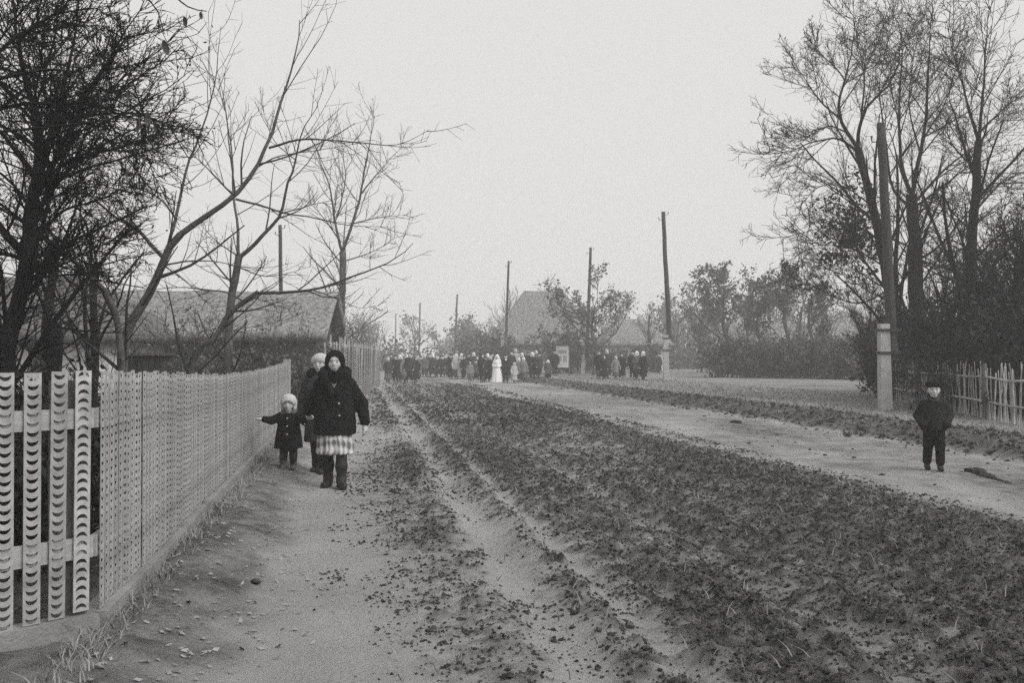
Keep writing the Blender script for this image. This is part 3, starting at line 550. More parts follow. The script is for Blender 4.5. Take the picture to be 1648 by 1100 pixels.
# dark thicket behind the stick fence
for q, (x, Yq, h_, w_) in enumerate([(1475, 31, 2.2, 3), (1530, 28, 2.4, 3), (1590, 25, 2.5, 3), (1640, 22.5, 2.5, 3), (1700, 21, 2.6, 3), (1610, 29, 3.2, 4), (1680, 26, 3.4, 4), (1500, 34, 3.0, 4)]):
    shrub('thicket_shrub', ['dark thicket bush nearest the pole behind the stick fence', 'dark thicket bush behind the boy', 'dark thicket bush right of the boy behind the sticks', 'dark thicket bush at the right end of the stick fence', 'dark thicket bush cut by the right edge', 'taller dark bush in the second row above the sticks', 'tallest dark bush at the right edge, second row', 'dark bush in the second row behind the tall bare trees'][q],
          x, Yq, h_, w_, 50 + q, 'twig_dark', 'leaf_dark', 4500, 40, ((7, .5), (5, .5)), .005, group='thicket behind the stick fence', ls=.055)
# shrubs by the reed fence on the left, and rough growth behind the tin fence
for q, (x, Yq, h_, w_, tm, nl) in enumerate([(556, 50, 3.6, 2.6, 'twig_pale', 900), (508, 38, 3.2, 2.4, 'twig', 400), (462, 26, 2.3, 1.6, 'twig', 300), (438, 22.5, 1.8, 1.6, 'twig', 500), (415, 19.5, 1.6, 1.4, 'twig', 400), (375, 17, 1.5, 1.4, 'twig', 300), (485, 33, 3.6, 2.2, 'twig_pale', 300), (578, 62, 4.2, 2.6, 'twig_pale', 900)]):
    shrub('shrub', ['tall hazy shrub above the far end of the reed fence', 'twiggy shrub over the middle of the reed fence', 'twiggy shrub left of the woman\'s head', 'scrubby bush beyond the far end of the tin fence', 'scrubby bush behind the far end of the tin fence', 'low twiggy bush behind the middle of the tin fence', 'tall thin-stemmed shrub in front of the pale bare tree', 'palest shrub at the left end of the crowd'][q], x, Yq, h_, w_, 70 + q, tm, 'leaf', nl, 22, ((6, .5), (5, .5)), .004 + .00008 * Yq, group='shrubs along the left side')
for q, (x, Yq, h_, w_) in enumerate([(-40, 6.3, 1.25, 1.0), (60, 7.4, 1.3, 1.2), (60, 9.6, 1.2, 1.0), (110, 12, 1.1, 1.0)]):
    shrub('currant_bush', ['dark twiggy bush behind the nearest strips of the tin fence', 'dark twiggy bush seen through the strips at the fence corner', 'dark low bush behind the tin fence left of the plank box', 'dark low bush behind the tin fence below the leaning trunk'][q], x, Yq, h_, w_, 160 + q, 'twig_dark', 'leaf_dark', 2600, 30, ((7, .5), (5, .5)), .003, group='bushes behind the tin fence', ls=.03)
for q, (x, Yq, h_, w_) in enumerate([(255, 24, 2.6, 1.6), (335, 26, 3.0, 1.8), (425, 28, 2.8, 1.8), (300, 21, 1.9, 1.4)]):
    shrub('garden_shrub', ['bare garden shrub left of the plank box before the grey shed', 'tallest bare garden shrub before the middle of the grey shed', 'bare garden shrub before the right end of the grey shed', 'low bare garden shrub between the two leaning trees'][q], x, Yq, h_, w_, 180 + q, 'twig', 'leaf', 120, 18, ((6, .5), (5, .5)), .006, group='bare shrubs before the shed')
# long hedge across the field on the right, bush by bush
for q in range(9):
    x = 1165 + q * 31; shrub('hedge_bush', ['leftmost', 'second', 'third', 'fourth', 'fifth', 'sixth', 'seventh', 'eighth', 'rightmost'][q] + ' bush of the dark hedge across the field, counted from the left', x, 60 - q * .8, 2.2 + .4 * math.sin(q * 2.1), 2.4, 90 + q, 'twig', 'leaf', 2600, 22, ((6, .5), (4, .5)), .01, group='hedge across the field', ls=.09)

for q, (x, Yq, h_, w_) in enumerate([(905, 74, 3.4, 2.6), (935, 73, 3.0, 2.4), (800, 76, 3.0, 3.0), (980, 78, 1.8, 2.4), (1040, 78, 2.0, 2.6), (770, 84, 3.6, 4.0)]):
    shrub('shrub', ['tall dark bush behind the notice board', 'dark bush right of the notice board', 'bush before the left end of the steep thatched cottage', 'low bush before the small whitewashed cottage', 'bush at the right end of the small whitewashed cottage', 'hazy bush left of the bride, beyond the crowd'][q], x, Yq, h_, w_, 140 + q, 'twig', 'leaf', 2200, 24, ((6, .5), (4, .5)), .012, group='bushes before the cottages', ls=.1)
# leafy trees in the haze
def leafy(label, x, Y, hgt, wid, seed, nl=5000, ls=.13, group='leafy trees beyond the field', n=7, lm='leaf', la=(55, 14), t0=.35, spread=.28, up=.1):
    b_ = foot(x, Y); rr = .022 * hgt
    return make_tree('leafy_tree', label, [b_, b_ + [.2, 0, hgt * .25], b_ + [-.1, .1, hgt * .45], b_ + [.1, 0, hgt * .7]], [rr, rr * .9, rr * .75, rr * .4], autolimbs=n, seed=seed, lv=((6, .5), (4, .5)), rmin=.012, la=la, lln=wid / hgt * .75, lt0=t0, lup=up, mats=('bark', 'twig'), group=group, leaf=(int(nl * .62), ls, spread * .55, lm, 1.0))
leafy('flat-topped leafy tree with forked trunk in front of the far cottages', 955, 66, 6.7, 8.5, 101, 3600, .10, n=12, la=(52, 12), t0=.3, spread=.22, up=.03)
leafy('broad leafy tree left of the dark hedge', 1165, 72, 9.2, 7.5, 102, 4200, .12, n=11)
leafy('leafy tree in the middle of the row above the hedge', 1222, 66, 7.4, 6.0, 103, 3000, .11, n=10)
leafy('leafy tree with a dense topmost clump above the hedge', 1265, 62, 8.6, 4.2, 104, 2000, .12, t0=.6)
leafy('thin leafy tree at the right end of the row above the hedge', 1305, 64, 7.8, 4.6, 105, 1800, .13, t0=.4)
leafy('small leafy tree between the standing group and the field hedge', 1128, 80, 6.2, 6.0, 106, 2600, .11)
for q, (x, Yq, h_, lab) in enumerate([(820, 95, 8.5, 'thin bare tree forking beside the pole behind the bride'), (885, 100, 9.5, 'pale bare tree rising behind the thatched cottage roof'), (1046, 84, 6.6, 'slim bare tree between the flat-topped tree and the leaning pole'), (1062, 90, 5.2, 'small bare sapling close to the leaning pole'), (1092, 95, 6, 'bare twiggy tree right of the leaning pole'), (1205, 74, 6, 'bare slim tree standing among the leafy ones over the hedge'), (1290, 70, 6.5, 'bare stem tree among the leafy trees near the big tree'), (1330, 66, 6, 'bare slim tree left of the tall pole, above the hedge')]):
    b_ = foot(x, Yq); make_tree('bare_tree', lab, [b_, b_ + [.1, 0, h_ * .2], b_ + [-.1, .1, h_ * .45], b_ + [.0, 0, h_ * .75]], [.16, .15, .12, .05], autolimbs=9, seed=131 + q, lv=((7, .5), (5, .45)), rmin=.011, la=(32, 10), lln=.6, lt0=.25, mats=('bark', 'twig'), group='bare trees behind the crowd')
# far woods melting into the haze
r = np.random.default_rng(9); mb = MB(); LV = []
for q in range(70):
    x = r.uniform(470, 1500) if q < 56 else r.choice([r.uniform(-900, 400), r.uniform(1600, 2600)]); Yq = r.uniform(120, 240); b_ = px(x, 573, Yq); b_[2] = 0; h_ = r.uniform(6, 11) * (.75 if 600 < x < 760 else 1)
    T = poly([b_, b_ + [.2, 0, h_ * .4], b_ + [r.normal(0, .4), 0, h_ * .8]], 8)[None]; TR = np.linspace(.2, .07, 8)[None]; mb.tubes(T, TR, 4)
    P, Rr = kids(T, TR, 9, .25, ln=.6, ang=(38, 12), r=r, N=6, rmin=.03); mb.tubes(P, Rr, 3); P, Rr = kids(P, Rr, 7, .2, ln=.5, r=r, N=4, rmin=.02); mb.tubes(P, Rr, 3)
    LV.append((P[:, 1:].reshape(-1, 3), 450 if q % 3 else 900))
for q in range(60):      # undergrowth
    x = r.uniform(300, 1500); Yq = r.uniform(95, 160); b_ = px(x, 573, Yq); b_[2] = r.uniform(.6, 1.6); LV.append((b_ + r.normal(0, 1, (40, 3)) * [2.2, 1.5, .8], 350))
mb.build('far_woods', M['twig']); tag(bpy.data.objects['far_woods'], 'bare far-off woods fading into the haze behind the street', kind='stuff')
VV, FF, n0 = [], [], 0
for pts, k in LV:
    V, F = leaves(pts, k, .22, .35, r); VV.append(V); FF.append(F + n0); n0 += len(V)
tag(obj('far_foliage', mesh_np('far_foliage', np.concatenate(VV), np.concatenate(FF)), M['leaf']), 'thin hazy foliage and undergrowth of the far-off woods', kind='stuff')

# ------------------------------------------------------------------ cottages and sheds
def hip_roof(L, D, z0, z1, ov, hip, seed, nx=40, ny=14, gable=False):
    """thatched hip roof, soft edges, sitting over L x D"""
    r = np.random.default_rng(seed); a, b_ = L / 2 + ov, D / 2 + ov; mb = MB()
    u = np.linspace(-1, 1, nx); v = np.linspace(-1, 1, ny * 2 + 1); U, Vv = np.meshgrid(u, v); x = U * a; y = Vv * b_
    hy = 1 - np.abs(Vv); hx = np.clip((1 - np.abs(U)) * a / max(hip, .01), 0, 1) if not gable else np.ones_like(U); z = z0 + (z1 - z0) * np.minimum(hy, hx)
    z = z + .05 * fbm(x * 1.5 + seed, y * 1.5, 3) * 2; V1 = np.stack([x, y, z], -1).reshape(-1, 3); V2 = V1 - [0, 0, .28]; V2[:, :2] *= .985
    n = nx; m = 2 * ny + 1; i = (np.arange(m - 1)[:, None] * n + np.arange(n - 1)).ravel(); F = np.stack([i, i + 1, i + n + 1, i + n], 1); k = n * m
    ring = np.r_[np.arange(n), np.arange(1, m) * n + n - 1, (m - 1) * n + np.arange(n - 2, -1, -1), np.arange(m - 2, 0, -1) * n]; r2 = np.roll(ring, -1)
    return MB().add(np.concatenate([V1, V2]), np.concatenate([F, F[:, ::-1] + k, np.stack([ring, ring + k, r2 + k, r2], 1)])).mesh('roof')
def cottage(name, label, x, Y, L, D, zw, zr, rz, hip, wins, roofm, wallm, seed, gable=False, door=None, ov=.5, cat='house', planks=False):
    b_ = foot(x, Y); b_[2] += .05; root = thing(name, label, cat, b_, rz)
    wall = MB().box((-L / 2, -D / 2, -.3), (L / 2, D / 2, zw)).build('wall', M[wallm], root, False)
    obj('roof', hip_roof(L, D, zw - .15, zr, ov, hip, seed, gable=gable), M[roofm], root)
    if gable:
        for s in (-1, 1):
            mb = MB(); x0 = s * (L / 2 - .02); V = [(x0 - .03, -D / 2 + .02, zw), (x0 - .03, D / 2 - .02, zw), (x0 - .03, .02, zr - .35), (x0 - .03, -.02, zr - .35), (x0 + .03, -D / 2 + .02, zw), (x0 + .03, D / 2 - .02, zw), (x0 + .03, .02, zr - .35), (x0 + .03, -.02, zr - .35)]
            mb.add(V, [[0, 1, 2, 3], [7, 6, 5, 4]]).build('gable', M[wallm], root, False)
    for (wx, wz, ww, wh) in wins:
        f = MB(); y0 = -D / 2 - .04
        for lo, hi in (((wx - ww / 2, wz - wh / 2), (wx - ww / 2 + .08, wz + wh / 2)), ((wx + ww / 2 - .08, wz - wh / 2), (wx + ww / 2, wz + wh / 2)), ((wx - ww / 2 + .08, wz - wh / 2), (wx + ww / 2 - .08, wz - wh / 2 + .08)), ((wx - ww / 2 + .08, wz + wh / 2 - .08), (wx + ww / 2 - .08, wz + wh / 2)), ((wx - .025, wz - wh / 2 + .08), (wx + .025, wz + wh / 2 - .08))):
            f.box((lo[0], y0, lo[1]), (hi[0], y0 + .08, hi[1]))
        wo_ = f.build('window', M['plank'], root, False); MB().box((wx - ww / 2 + .03, -D / 2 - .012, wz - wh / 2 + .03), (wx + ww / 2 - .03, -D / 2 - .004, wz + wh / 2 - .03)).build('pane', M['glass'], wo_, False)
    if door:
        dx, dw, dh = door; d_ = MB().box((dx - dw / 2, -D / 2 - .05, 0), (dx + dw / 2, -D / 2 - .005, dh)).build('door', M['dark'], root, False)
        MB().box((dx + dw * .3, -D / 2 - .09, dh * .5), (dx + dw * .38, -D / 2 - .052, dh * .56)).build('handle', M['iron'], d_, False)
    if planks:
        q = 0; xx = -L / 2
        while xx < L / 2 - .05:
            wd = random.uniform(.16, .24); x1 = min(xx + wd, L / 2); MB().box((xx + .006, -D / 2 - .03 - random.uniform(0, .012), .02), (x1 - .006, -D / 2 - .003, zw - .02)).build('plank', M['plank'], root, False); xx = x1
    return root
cottage('shed', 'long low grey shed with thatched roof behind the leaning trees', 352, 35, 7.4, 5, 2.35, 3.75, R(3), 1.0, [(-1.6, 1.5, .6, .6)], 'thatch', 'plank', 3, gable=True, door=(1.6, .95, 1.9), planks=True)
cottage('cottage', 'whitewashed cottage with dark thatch behind the dense tree at the left', 45, 31, 7.2, 5, 2.2, 3.9, R(-6), 2.2, [(-1.0, 1.35, .8, .9), (2.0, 1.35, .8, .9)], 'thatch_dark', 'white', 4, door=(.6, .9, 1.85))
cottage('cottage', 'thatched cottage with steep hipped roof behind the bride and groom', 875, 94, 8.4, 6.5, 2.6, 7.5, R(-14), 3.0, [(-2.3, 1.4, .8, .9), (.2, 1.4, .8, .9)], 'thatch', 'white', 5, door=(2.2, .9, 1.9), ov=.7)
cottage('cottage', 'small whitewashed cottage with low roof behind the flat-topped tree', 1015, 88, 5.2, 5, 2.5, 4.6, R(8), 1.8, [(-1.3, 1.4, .7, .8), (1.3, 1.4, .7, .8)], 'thatch', 'white', 6, door=(0, .9, 1.9))
cottage('barn', 'long low barn with thatched roof behind the field hedge', 1295, 76, 11, 5, 2.3, 3.9, R(-4), 1.0, [], 'thatch', 'white', 7, gable=True, cat='barn')
# plank box and stump behind the tin fence
b_ = foot(232, 17); bx = thing('plank_box', 'dark plank box standing behind the tin fence under the leaning tree', 'box', b_, R(4))
for q in range(7): MB().box((-.36 + q * .105, -.3, .1), (-.262 + q * .105, -.275, 1.50)).build('plank', M['dark'], bx, False)
MB().box((-.36, -.27, .1), (.37, .3, 1.49)).build('body', M['dark'], bx, False); MB().box((-.42, -.36, 1.505), (.43, .36, 1.54)).build('lid', M['plank'], bx, False)
b_ = foot(82, 11); st = thing('tree_stump', 'thick broken dark stump behind the fence at the left', 'stump', b_); r = np.random.default_rng(4)
T = np.array([[0, 0, 0], [.02, 0, .6], [-.01, 0, 1.2], [.03, 0, 1.6], [.0, 0, 1.83]]); MB().tubes(poly(T, 12)[None] + r.normal(0, .01, (1, 12, 3)), np.linspace(.15, .10, 12)[None] * (1 + r.normal(0, .06, (1, 12))), 9, True).build('trunk', M['bark_dark'], st)

# ------------------------------------------------------------------ reed fence along the left side of the street
RA, RB = np.array([-4.25, 23.0]), np.array([-6.9, 52.0]); d = RB - RA; Ln = np.linalg.norm(d); d /= Ln
reed = thing('wattle_fence', 'tall grey woven wattle fence along the street behind the woman', 'fence', (RA[0], RA[1], 0), math.atan2(d[1], d[0]))
n = int(Ln / .4); stake = MB().tubes(np.array([[[0, 0, -.1], [.01, 0, 1], [0, .01, 1.9]]]), np.array([[.03, .028, .02]]), 6, True).mesh('stake')
for q in range(n):
    o = obj('stake', stake, M['stick'], reed); o.location = (q * .4, 0, 0); o.scale[2] = random.uniform(.95, 1.1); o.rotation_euler = (random.uniform(-.04, .04), random.uniform(-.04, .04), random.uniform(0, 6))
t = np.arange(0, Ln, .2); mb = MB()
for q in range(34):
    z = .05 + q * .053; P = np.stack([t, .032 * np.cos(t / .4 * math.pi + (q % 2) * math.pi) + rng.normal(0, .004, len(t)), z + .02 * fbm(t * .7 + q, t * 0 + q * 3.3, 2) + .0 * t], 1); mb.tubes(P[None], np.full((1, len(t)), .023), 3)
tag(mb.build('weave', M['wattle'], reed), 'woven withies of the fence', kind='stuff')

# ------------------------------------------------------------------ stick fence on the right
SA, SB = np.array([8.95, 15.0]), np.array([10.95, 28.5]); d = SB - SA; Ln = np.linalg.norm(d); d /= Ln
sf = thing('stick_fence', 'rickety fence of thin upright sticks in front of the dark thicket', 'fence', (SA[0], SA[1], 0), math.atan2(d[1], d[0]))
sm = [MB().tubes(poly([[0, 0, 0], [random.uniform(-.02, .02), 0, .4], [random.uniform(-.02, .02), 0, .8], [0, 0, 1.2]], 7)[None], np.linspace(.017, .009, 7)[None], 5, True).mesh('stick') for _ in range(5)]
s_ = 0.
while s_ < Ln:
    p = SA + d * s_; o = obj('stick', random.choice(sm), M['stick'], sf); o.location = (s_, -.02 + random.uniform(-.015, .015), gz(p[0], p[1]) - .03); o.scale[2] = random.uniform(.82, 1.02)
    o.rotation_euler = (random.uniform(-.05, .05), random.gauss(0, .05), random.uniform(0, 6)); o.scale[0] = o.scale[1] = random.uniform(.8, 1.4); s_ += random.choice([.08, .11, .13, .16, .2, .05])
for zr in (.36, .88):
    for q in range(5):
        a0, a1 = Ln * q / 5, Ln * (q + 1) / 5; p0, p1 = SA + d * a0, SA + d * a1; z0, z1 = gz(*p0) + zr, gz(*p1) + zr
        P = poly([[a0, .015, z0], [(a0 + a1) / 2, .02, (z0 + z1) / 2 + random.uniform(-.06, .02)], [a1 + .1, .015, z1]], 9); MB().tubes(P[None], np.full((1, 9), .024), 5, True).build('rail', M['stick'], sf)
for q in range(6):
    a0 = Ln * q / 5; p0 = SA + d * a0; MB().tubes(np.array([[[a0, .06, gz(*p0) - .1], [a0 + .03, .06, gz(*p0) + 1.15]]]), np.array([[.05, .045]]), 7, True).build('post', M['post'], sf)

# ------------------------------------------------------------------ poles
def utility_pole(label, x, ybase, ytop, Y, xtop, rad, stub=None, arm=None, sw=.26, low=1.35):
    b_ = foot(x, Y); root = thing('utility_pole', label, 'pole', b_, 0, 'poles along the street'); top = px(xtop, ytop, Y) - b_; z0 = low if stub else 0
    fr = z0 / top[2]; off = np.array([.0, .12 if stub else 0, 0]); P = poly([np.array([top[0] * fr, 0, z0]) + off, top * .5 + off, top + off], 12)
    sh = np.array([sw / 2 + rad * .9 if stub else 0, 0, 0]); P = P + sh * 1.0; r = np.random.default_rng(int(x)); P[1:-1] += r.normal(0, .008, (10, 3))
    po = MB().tubes(P[None], np.linspace(rad, rad * .72, 12)[None], 10, True).build('shaft', M['pole'], root)
    if stub:
        h_ = stub; V = []; mb = MB(); lean = top[0] * .35 * h_ / top[2]
        mb.add([(-sw / 2 * k + lean * t, -sw / 2 * k + .10, h_ * t - (0 if t else .2)) if False else (sx * sw / 2 * k + lean * t, sy * sw / 2 * k + .1, h_ * t - (0 if t else .2)) for t, k in ((0, 1), (1, .82)) for sx, sy in ((-1, -1), (1, -1), (1, 1), (-1, 1))], [[3, 2, 1, 0], [4, 5, 6, 7], [0, 1, 5, 4], [1, 2, 6, 5], [2, 3, 7, 6], [3, 0, 4, 7]])
        s_ = mb.build('concrete_foot', M['stub'], root, False)
        for zb in (h_ * .68, h_ * .93):
            bm_ = MB(); w2 = sw / 2 * .95; xc = lean * zb / h_; x1 = sw / 2 + rad * 2.2 + top[0] * zb / top[2]
            for lo, hi in (((xc - w2 - .02, .1 - w2 - .02), (x1, .1 - w2 - .002)), ((xc - w2 - .02, .1 + w2 + .002), (x1, .1 + w2 + .02)), ((xc - w2 - .022, .1 - w2 - .002), (xc - w2 - .004, .1 + w2 + .002)), ((x1 - .018, .1 - w2 - .002), (x1, .1 + w2 + .002))): bm_.box((lo[0], lo[1], zb - .03), (hi[0], hi[1], zb + .03))
            bm_.build('band', M['iron'], root, False)
    if arm:
        for az_ in arm: MB().box((top[0] - .75, -.06, top[2] - az_ - .05), (top[0] + .75, .05, top[2] - az_ + .05)).build('crossarm', M['pole'], root, False)
    # insulator pegs near the top
    for q in range(2):
        zz = top[2] - .15 - .3 * q; xx = top[0] * zz / top[2] + sh[0]; s2 = -1 if q else 1
        MB().tubes(np.array([[[xx, off[1] - .0, zz], [xx + s2 * (rad + .10), off[1], zz], [xx + s2 * (rad + .11), off[1], zz + .14]]]), np.array([[.014, .014, .03]]), 6, True).build('insulator', M['iron'], root)
    return root
utility_pole('tall dark wooden pole strapped to a pale concrete foot beside the boy', 1427, 665, 195, 23.4, 1405, .135, 2.15, None, .27, 1.28)
utility_pole('leaning wooden pole on a pale concrete foot right of the standing group', 1073, 618, 340, 52, 1060, .14, 2.5, None, .30, 2.3)
utility_pole('wooden pole on a pale foot rising out of the flat-topped tree', 938, 600, 398, 72, 945, .13, 2.3, None, .30, 2.2)
utility_pole('wooden pole on a pale foot directly behind the bride', 808, 600, 420, 78, 814, .11, 3.0, None, .26, 2.8)
utility_pole('thin far pole between the left group and the bride', 731, 590, 474, 120, 736, .14)
utility_pole('far hazy pole with a crossarm above the left group', 674, 590, 488, 150, 676, .15, arm=[2.6])
utility_pole('pole standing up behind the grey shed on the left', 454, 600, 362, 45, 450, .11)
utility_pole('farthest thin pole left of the one with a crossarm', 636, 590, 505, 170, 637, .13)

# ------------------------------------------------------------------ notice board
b_ = foot(905, 66); nb = thing('notice_board', 'pale notice board on two legs left of the standing group', 'notice board', b_, R(4))
MB().box((-.43, -.03, .62), (.43, .03, 2.05)).build('panel', M['paper'], nb, False)
for s in (-1, 1): MB().box((s * .47 - .045, -.045, -.1), (s * .47 + .045, .045, 2.12)).build('leg', M['plank'], nb, False)
MB().box((-.56, -.09, 2.125), (.56, .09, 2.18)).build('cap_rail', M['plank'], nb, False)
for lo, hi in (((-.3, 1.55), (.3, 1.8)), ((-.3, 1.05), (-.05, 1.4)), ((.05, 1.0), (.32, 1.42))): MB().box((lo[0], -.036, lo[1]), (hi[0], -.032, hi[1])).build('sheet', M['ink'], nb, False)

# ------------------------------------------------------------------ people: blended distance fields turned into one continuous skin
def cap(p0, p1, r0, r1=None, ky=1.0): return ('c', np.array(p0, float), np.array(p1, float), r0, r0 if r1 is None else r1, ky)
def ell(c, r): return ('e', np.array(c, float), np.array(r, float))
def loft(rows, folds=(0, 0, 0), zf=None): return ('l', np.array(rows, float), folds, zf)
def field(pr, G):
    if pr[0] == 'c':
        _, a, b, r0, r1, ky = pr; q = np.array([1, 1 / ky, 1]); a = a * q; b = b * q; p = G * q; ab = b - a; t = np.clip(((p - a) @ ab) / (ab @ ab + 1e-9), 0, 1)
        return (np.linalg.norm(p - (a + t[..., None] * ab), axis=-1) - (r0 + (r1 - r0) * t)) * min(1, ky)
    if pr[0] == 'e':
        q = (G - pr[1]) / pr[2]; return (np.linalg.norm(q, axis=-1) - 1) * pr[2].min()
    _, rows, (nf, amp, ph), zf = pr; z = G[..., 2]; rx = np.interp(z, rows[:, 0], rows[:, 1]); ry = np.interp(z, rows[:, 0], rows[:, 2]); cx = np.interp(z, rows[:, 0], rows[:, 3]); cy = np.interp(z, rows[:, 0], rows[:, 4])
    dx = G[..., 0] - cx; dy = G[..., 1] - cy
    if nf:
        wgt = np.clip((zf - z) / (zf - rows[0, 0] + 1e-6), 0, 1); th = np.arctan2(dx / rx, dy / ry); m = 1 + amp * wgt * (np.cos(nf * th + ph) + .5 * np.cos((nf * 2 + 1) * th + ph * 2.3)); rx = rx * m; ry = ry * m
    d = (np.sqrt((dx / rx) ** 2 + (dy / ry) ** 2) - 1) * np.minimum(rx, ry)
    return np.maximum(d, np.maximum(rows[0, 0] - z, z - rows[-1, 0]))
def skin(name, prims, vox, k=.03, cut=(), smooth=1, noise=0):
    lo = np.array([9., 9, 9]); hi = -lo
    for p in prims:
        if p[0] == 'c': rr = max(p[3], p[4]); e = [np.minimum(p[1], p[2]) - rr, np.maximum(p[1], p[2]) + rr]
        elif p[0] == 'e': e = [p[1] - p[2], p[1] + p[2]]
        else: R_ = p[1]; e = [np.array([(R_[:, 3] - R_[:, 1]).min() * 1.1 - .03, (R_[:, 4] - R_[:, 2]).min() * 1.1 - .03, R_[0, 0]]), np.array([(R_[:, 3] + R_[:, 1]).max() * 1.1 + .03, (R_[:, 4] + R_[:, 2]).max() * 1.1 + .03, R_[-1, 0]])]
        lo = np.minimum(lo, e[0]); hi = np.maximum(hi, e[1])
    lo -= 3 * vox; hi += 3 * vox; n = np.ceil((hi - lo) / vox).astype(int) + 1
    ax = [lo[q] + vox * np.arange(n[q]) for q in range(3)]; G = np.stack(np.meshgrid(*ax, indexing='ij'), -1); f = None
    for p in prims:
        d = field(p, G)
        if f is None: f = d
        else: h = np.clip(.5 + .5 * (f - d) / k, 0, 1); f = f * (1 - h) + d * h - k * h * (1 - h)
    for p in cut: f = np.maximum(f, -field(p, G))
    if noise: f = f + noise * (np.sin(G[..., 0] * 57 + 3 * np.sin(G[..., 2] * 31)) * np.sin(G[..., 1] * 49 + 1) * np.sin(G[..., 2] * 43 + 2 * np.sin(G[..., 0] * 23)))
    s = f < 0; C = np.zeros(n - 1, int); acc = np.zeros(tuple(n - 1) + (3,)); cnt = np.zeros(n - 1)
    cor = [(a, b, c) for a in (0, 1) for b in (0, 1) for c in (0, 1)]
    def sl(A, o): return A[o[0]:n[0] - 1 + o[0], o[1]:n[1] - 1 + o[1], o[2]:n[2] - 1 + o[2]]
    for a in cor:
        for q in range(3):
            if a[q] == 0:
                b = tuple(v + (1 if i == q else 0) for i, v in enumerate(a)); fa, fb = sl(f, a), sl(f, b); m = (fa < 0) != (fb < 0); t = np.where(m, fa / np.where(m, fa - fb, 1), 0)
                for i in range(3): acc[..., i] += np.where(m, a[i] + (t if i == q else 0), 0)
                cnt += m
    act = cnt > 0; idx = np.full(n - 1, -1); idx[act] = np.arange(act.sum()); V = (np.argwhere(act) + acc[act] / cnt[act][:, None]) * vox + lo; Q = []
    for q in range(3):
        o1, o2 = [i for i in range(3) if i != q]; A = [slice(1, -1)] * 3; A[q] = slice(0, -1); B = list(A); B[q] = slice(1, None); sa, sb = s[tuple(A)], s[tuple(B)]; E = np.argwhere(sa != sb)
        if not len(E): continue
        inside = sa[tuple(E.T)]; E = E + 1; E[:, q] -= 1; e1 = np.eye(3, dtype=int)[o1]; e2 = np.eye(3, dtype=int)[o2]
        quad = np.stack([idx[tuple((E - e1 - e2).T)], idx[tuple((E - e2).T)], idx[tuple(E.T)], idx[tuple((E - e1).T)]], 1)
        fl = inside if q != 1 else ~inside; quad = np.where(fl[:, None], quad, quad[:, ::-1]); Q.append(quad)
    F = np.concatenate(Q)
    for _ in range(smooth):
        s2 = np.zeros_like(V); c2 = np.zeros(len(V))
        for a, b in ((0, 1), (1, 2), (2, 3), (3, 0)):
            for x_, y_ in ((a, b), (b, a)): np.add.at(s2, F[:, x_], V[F[:, y_]]); np.add.at(c2, F[:, x_], 1)
        V = V * .5 + .5 * s2 / c2[:, None]
    return mesh_np(name, V, F)
def hand(wr, d, n, s=1.0, curl=.6, side=1):
    """palm and five fingers; d: direction of the fingers, n: palm normal"""
    wr = np.array(wr, float); d = unit(np.array(d, float)); n = unit(np.array(n, float) - d * np.dot(n, d)); b = np.cross(d, n) * side; out = [cap(wr - d * .01 * s, wr + d * .07 * s, .024 * s, .032 * s)]
    for q, l in enumerate((.070, .080, .074, .058)):
        p0 = wr + d * .075 * s + b * (.030 - .020 * q) * s; a = curl; d1 = unit(d * math.cos(a) + n * math.sin(a)); p1 = p0 + d1 * l * .5 * s; d2 = unit(d * math.cos(2.1 * a) + n * math.sin(2.1 * a)); p2 = p1 + d2 * l * .5 * s; out += [cap(p0, p1, .0098 * s, .009 * s), cap(p1, p2, .009 * s, .0075 * s)]
    t0 = wr + d * .025 * s + b * .024 * s; t1 = t0 + unit(d * .6 + b * .7 + n * .3) * .036 * s; out += [cap(t0, t1, .012 * s, .011 * s), cap(t1, t1 + unit(d + n * .5) * .03 * s, .011 * s, .008 * s)]
    return out
def head_prims(c, s=1.0, ch=0):
    c = np.array(c, float); e = lambda x, y, z: c + np.array([x, y, z]) * s
    return [ell(e(0, .012, .025), np.array([.078, .096, .092]) * s), cap(e(0, -.035, -.055), e(0, -.05, -.07), .050 * s, .042 * s), cap(e(-.03, -.045, -.02), e(.03, -.045, -.02), .045 * s), cap(e(0, -.085, .01), e(0, -.108, -.022), .010 * s, .015 * s),
            cap(e(-.035, -.075, .03), e(.035, -.075, .03), .014 * s), cap(e(0, -.085, -.055), e(0, -.087, -.055), .016 * s), cap(e(.08, .01, .01), e(.082, .015, -.025), .014 * s, .010 * s), cap(e(-.08, .01, .01), e(-.082, .015, -.025), .014 * s, .010 * s)]
def face(root, c, s=1.0):
    c = np.array(c, float)
    for sx in (-1, 1):
        o = obj('eye', skin('eye', [ell(c + np.array([sx * .032, -.0845, .008]) * s, np.array([.0125, .009, .0075]) * s)], .003, smooth=0), M['eye'], root)
        obj('eyebrow', skin('eyebrow', [cap(c + np.array([sx * .016, -.095, .032]) * s, c + np.array([sx * .052, -.082, .030]) * s, .005 * s, .0035 * s)], .003, smooth=0), M['brow'], root)
    obj('mouth', skin('mouth', [cap(c + np.array([-.020, -.094, -.062]) * s, c + np.array([.020, -.094, -.062]) * s, .0065 * s)], .003, smooth=0), M['lip'], root)
def buttons(root, pts):
    for p in pts: obj('button', skin('button', [ell(p, (.014, .007, .014))], .004, smooth=0), M['button'], root)

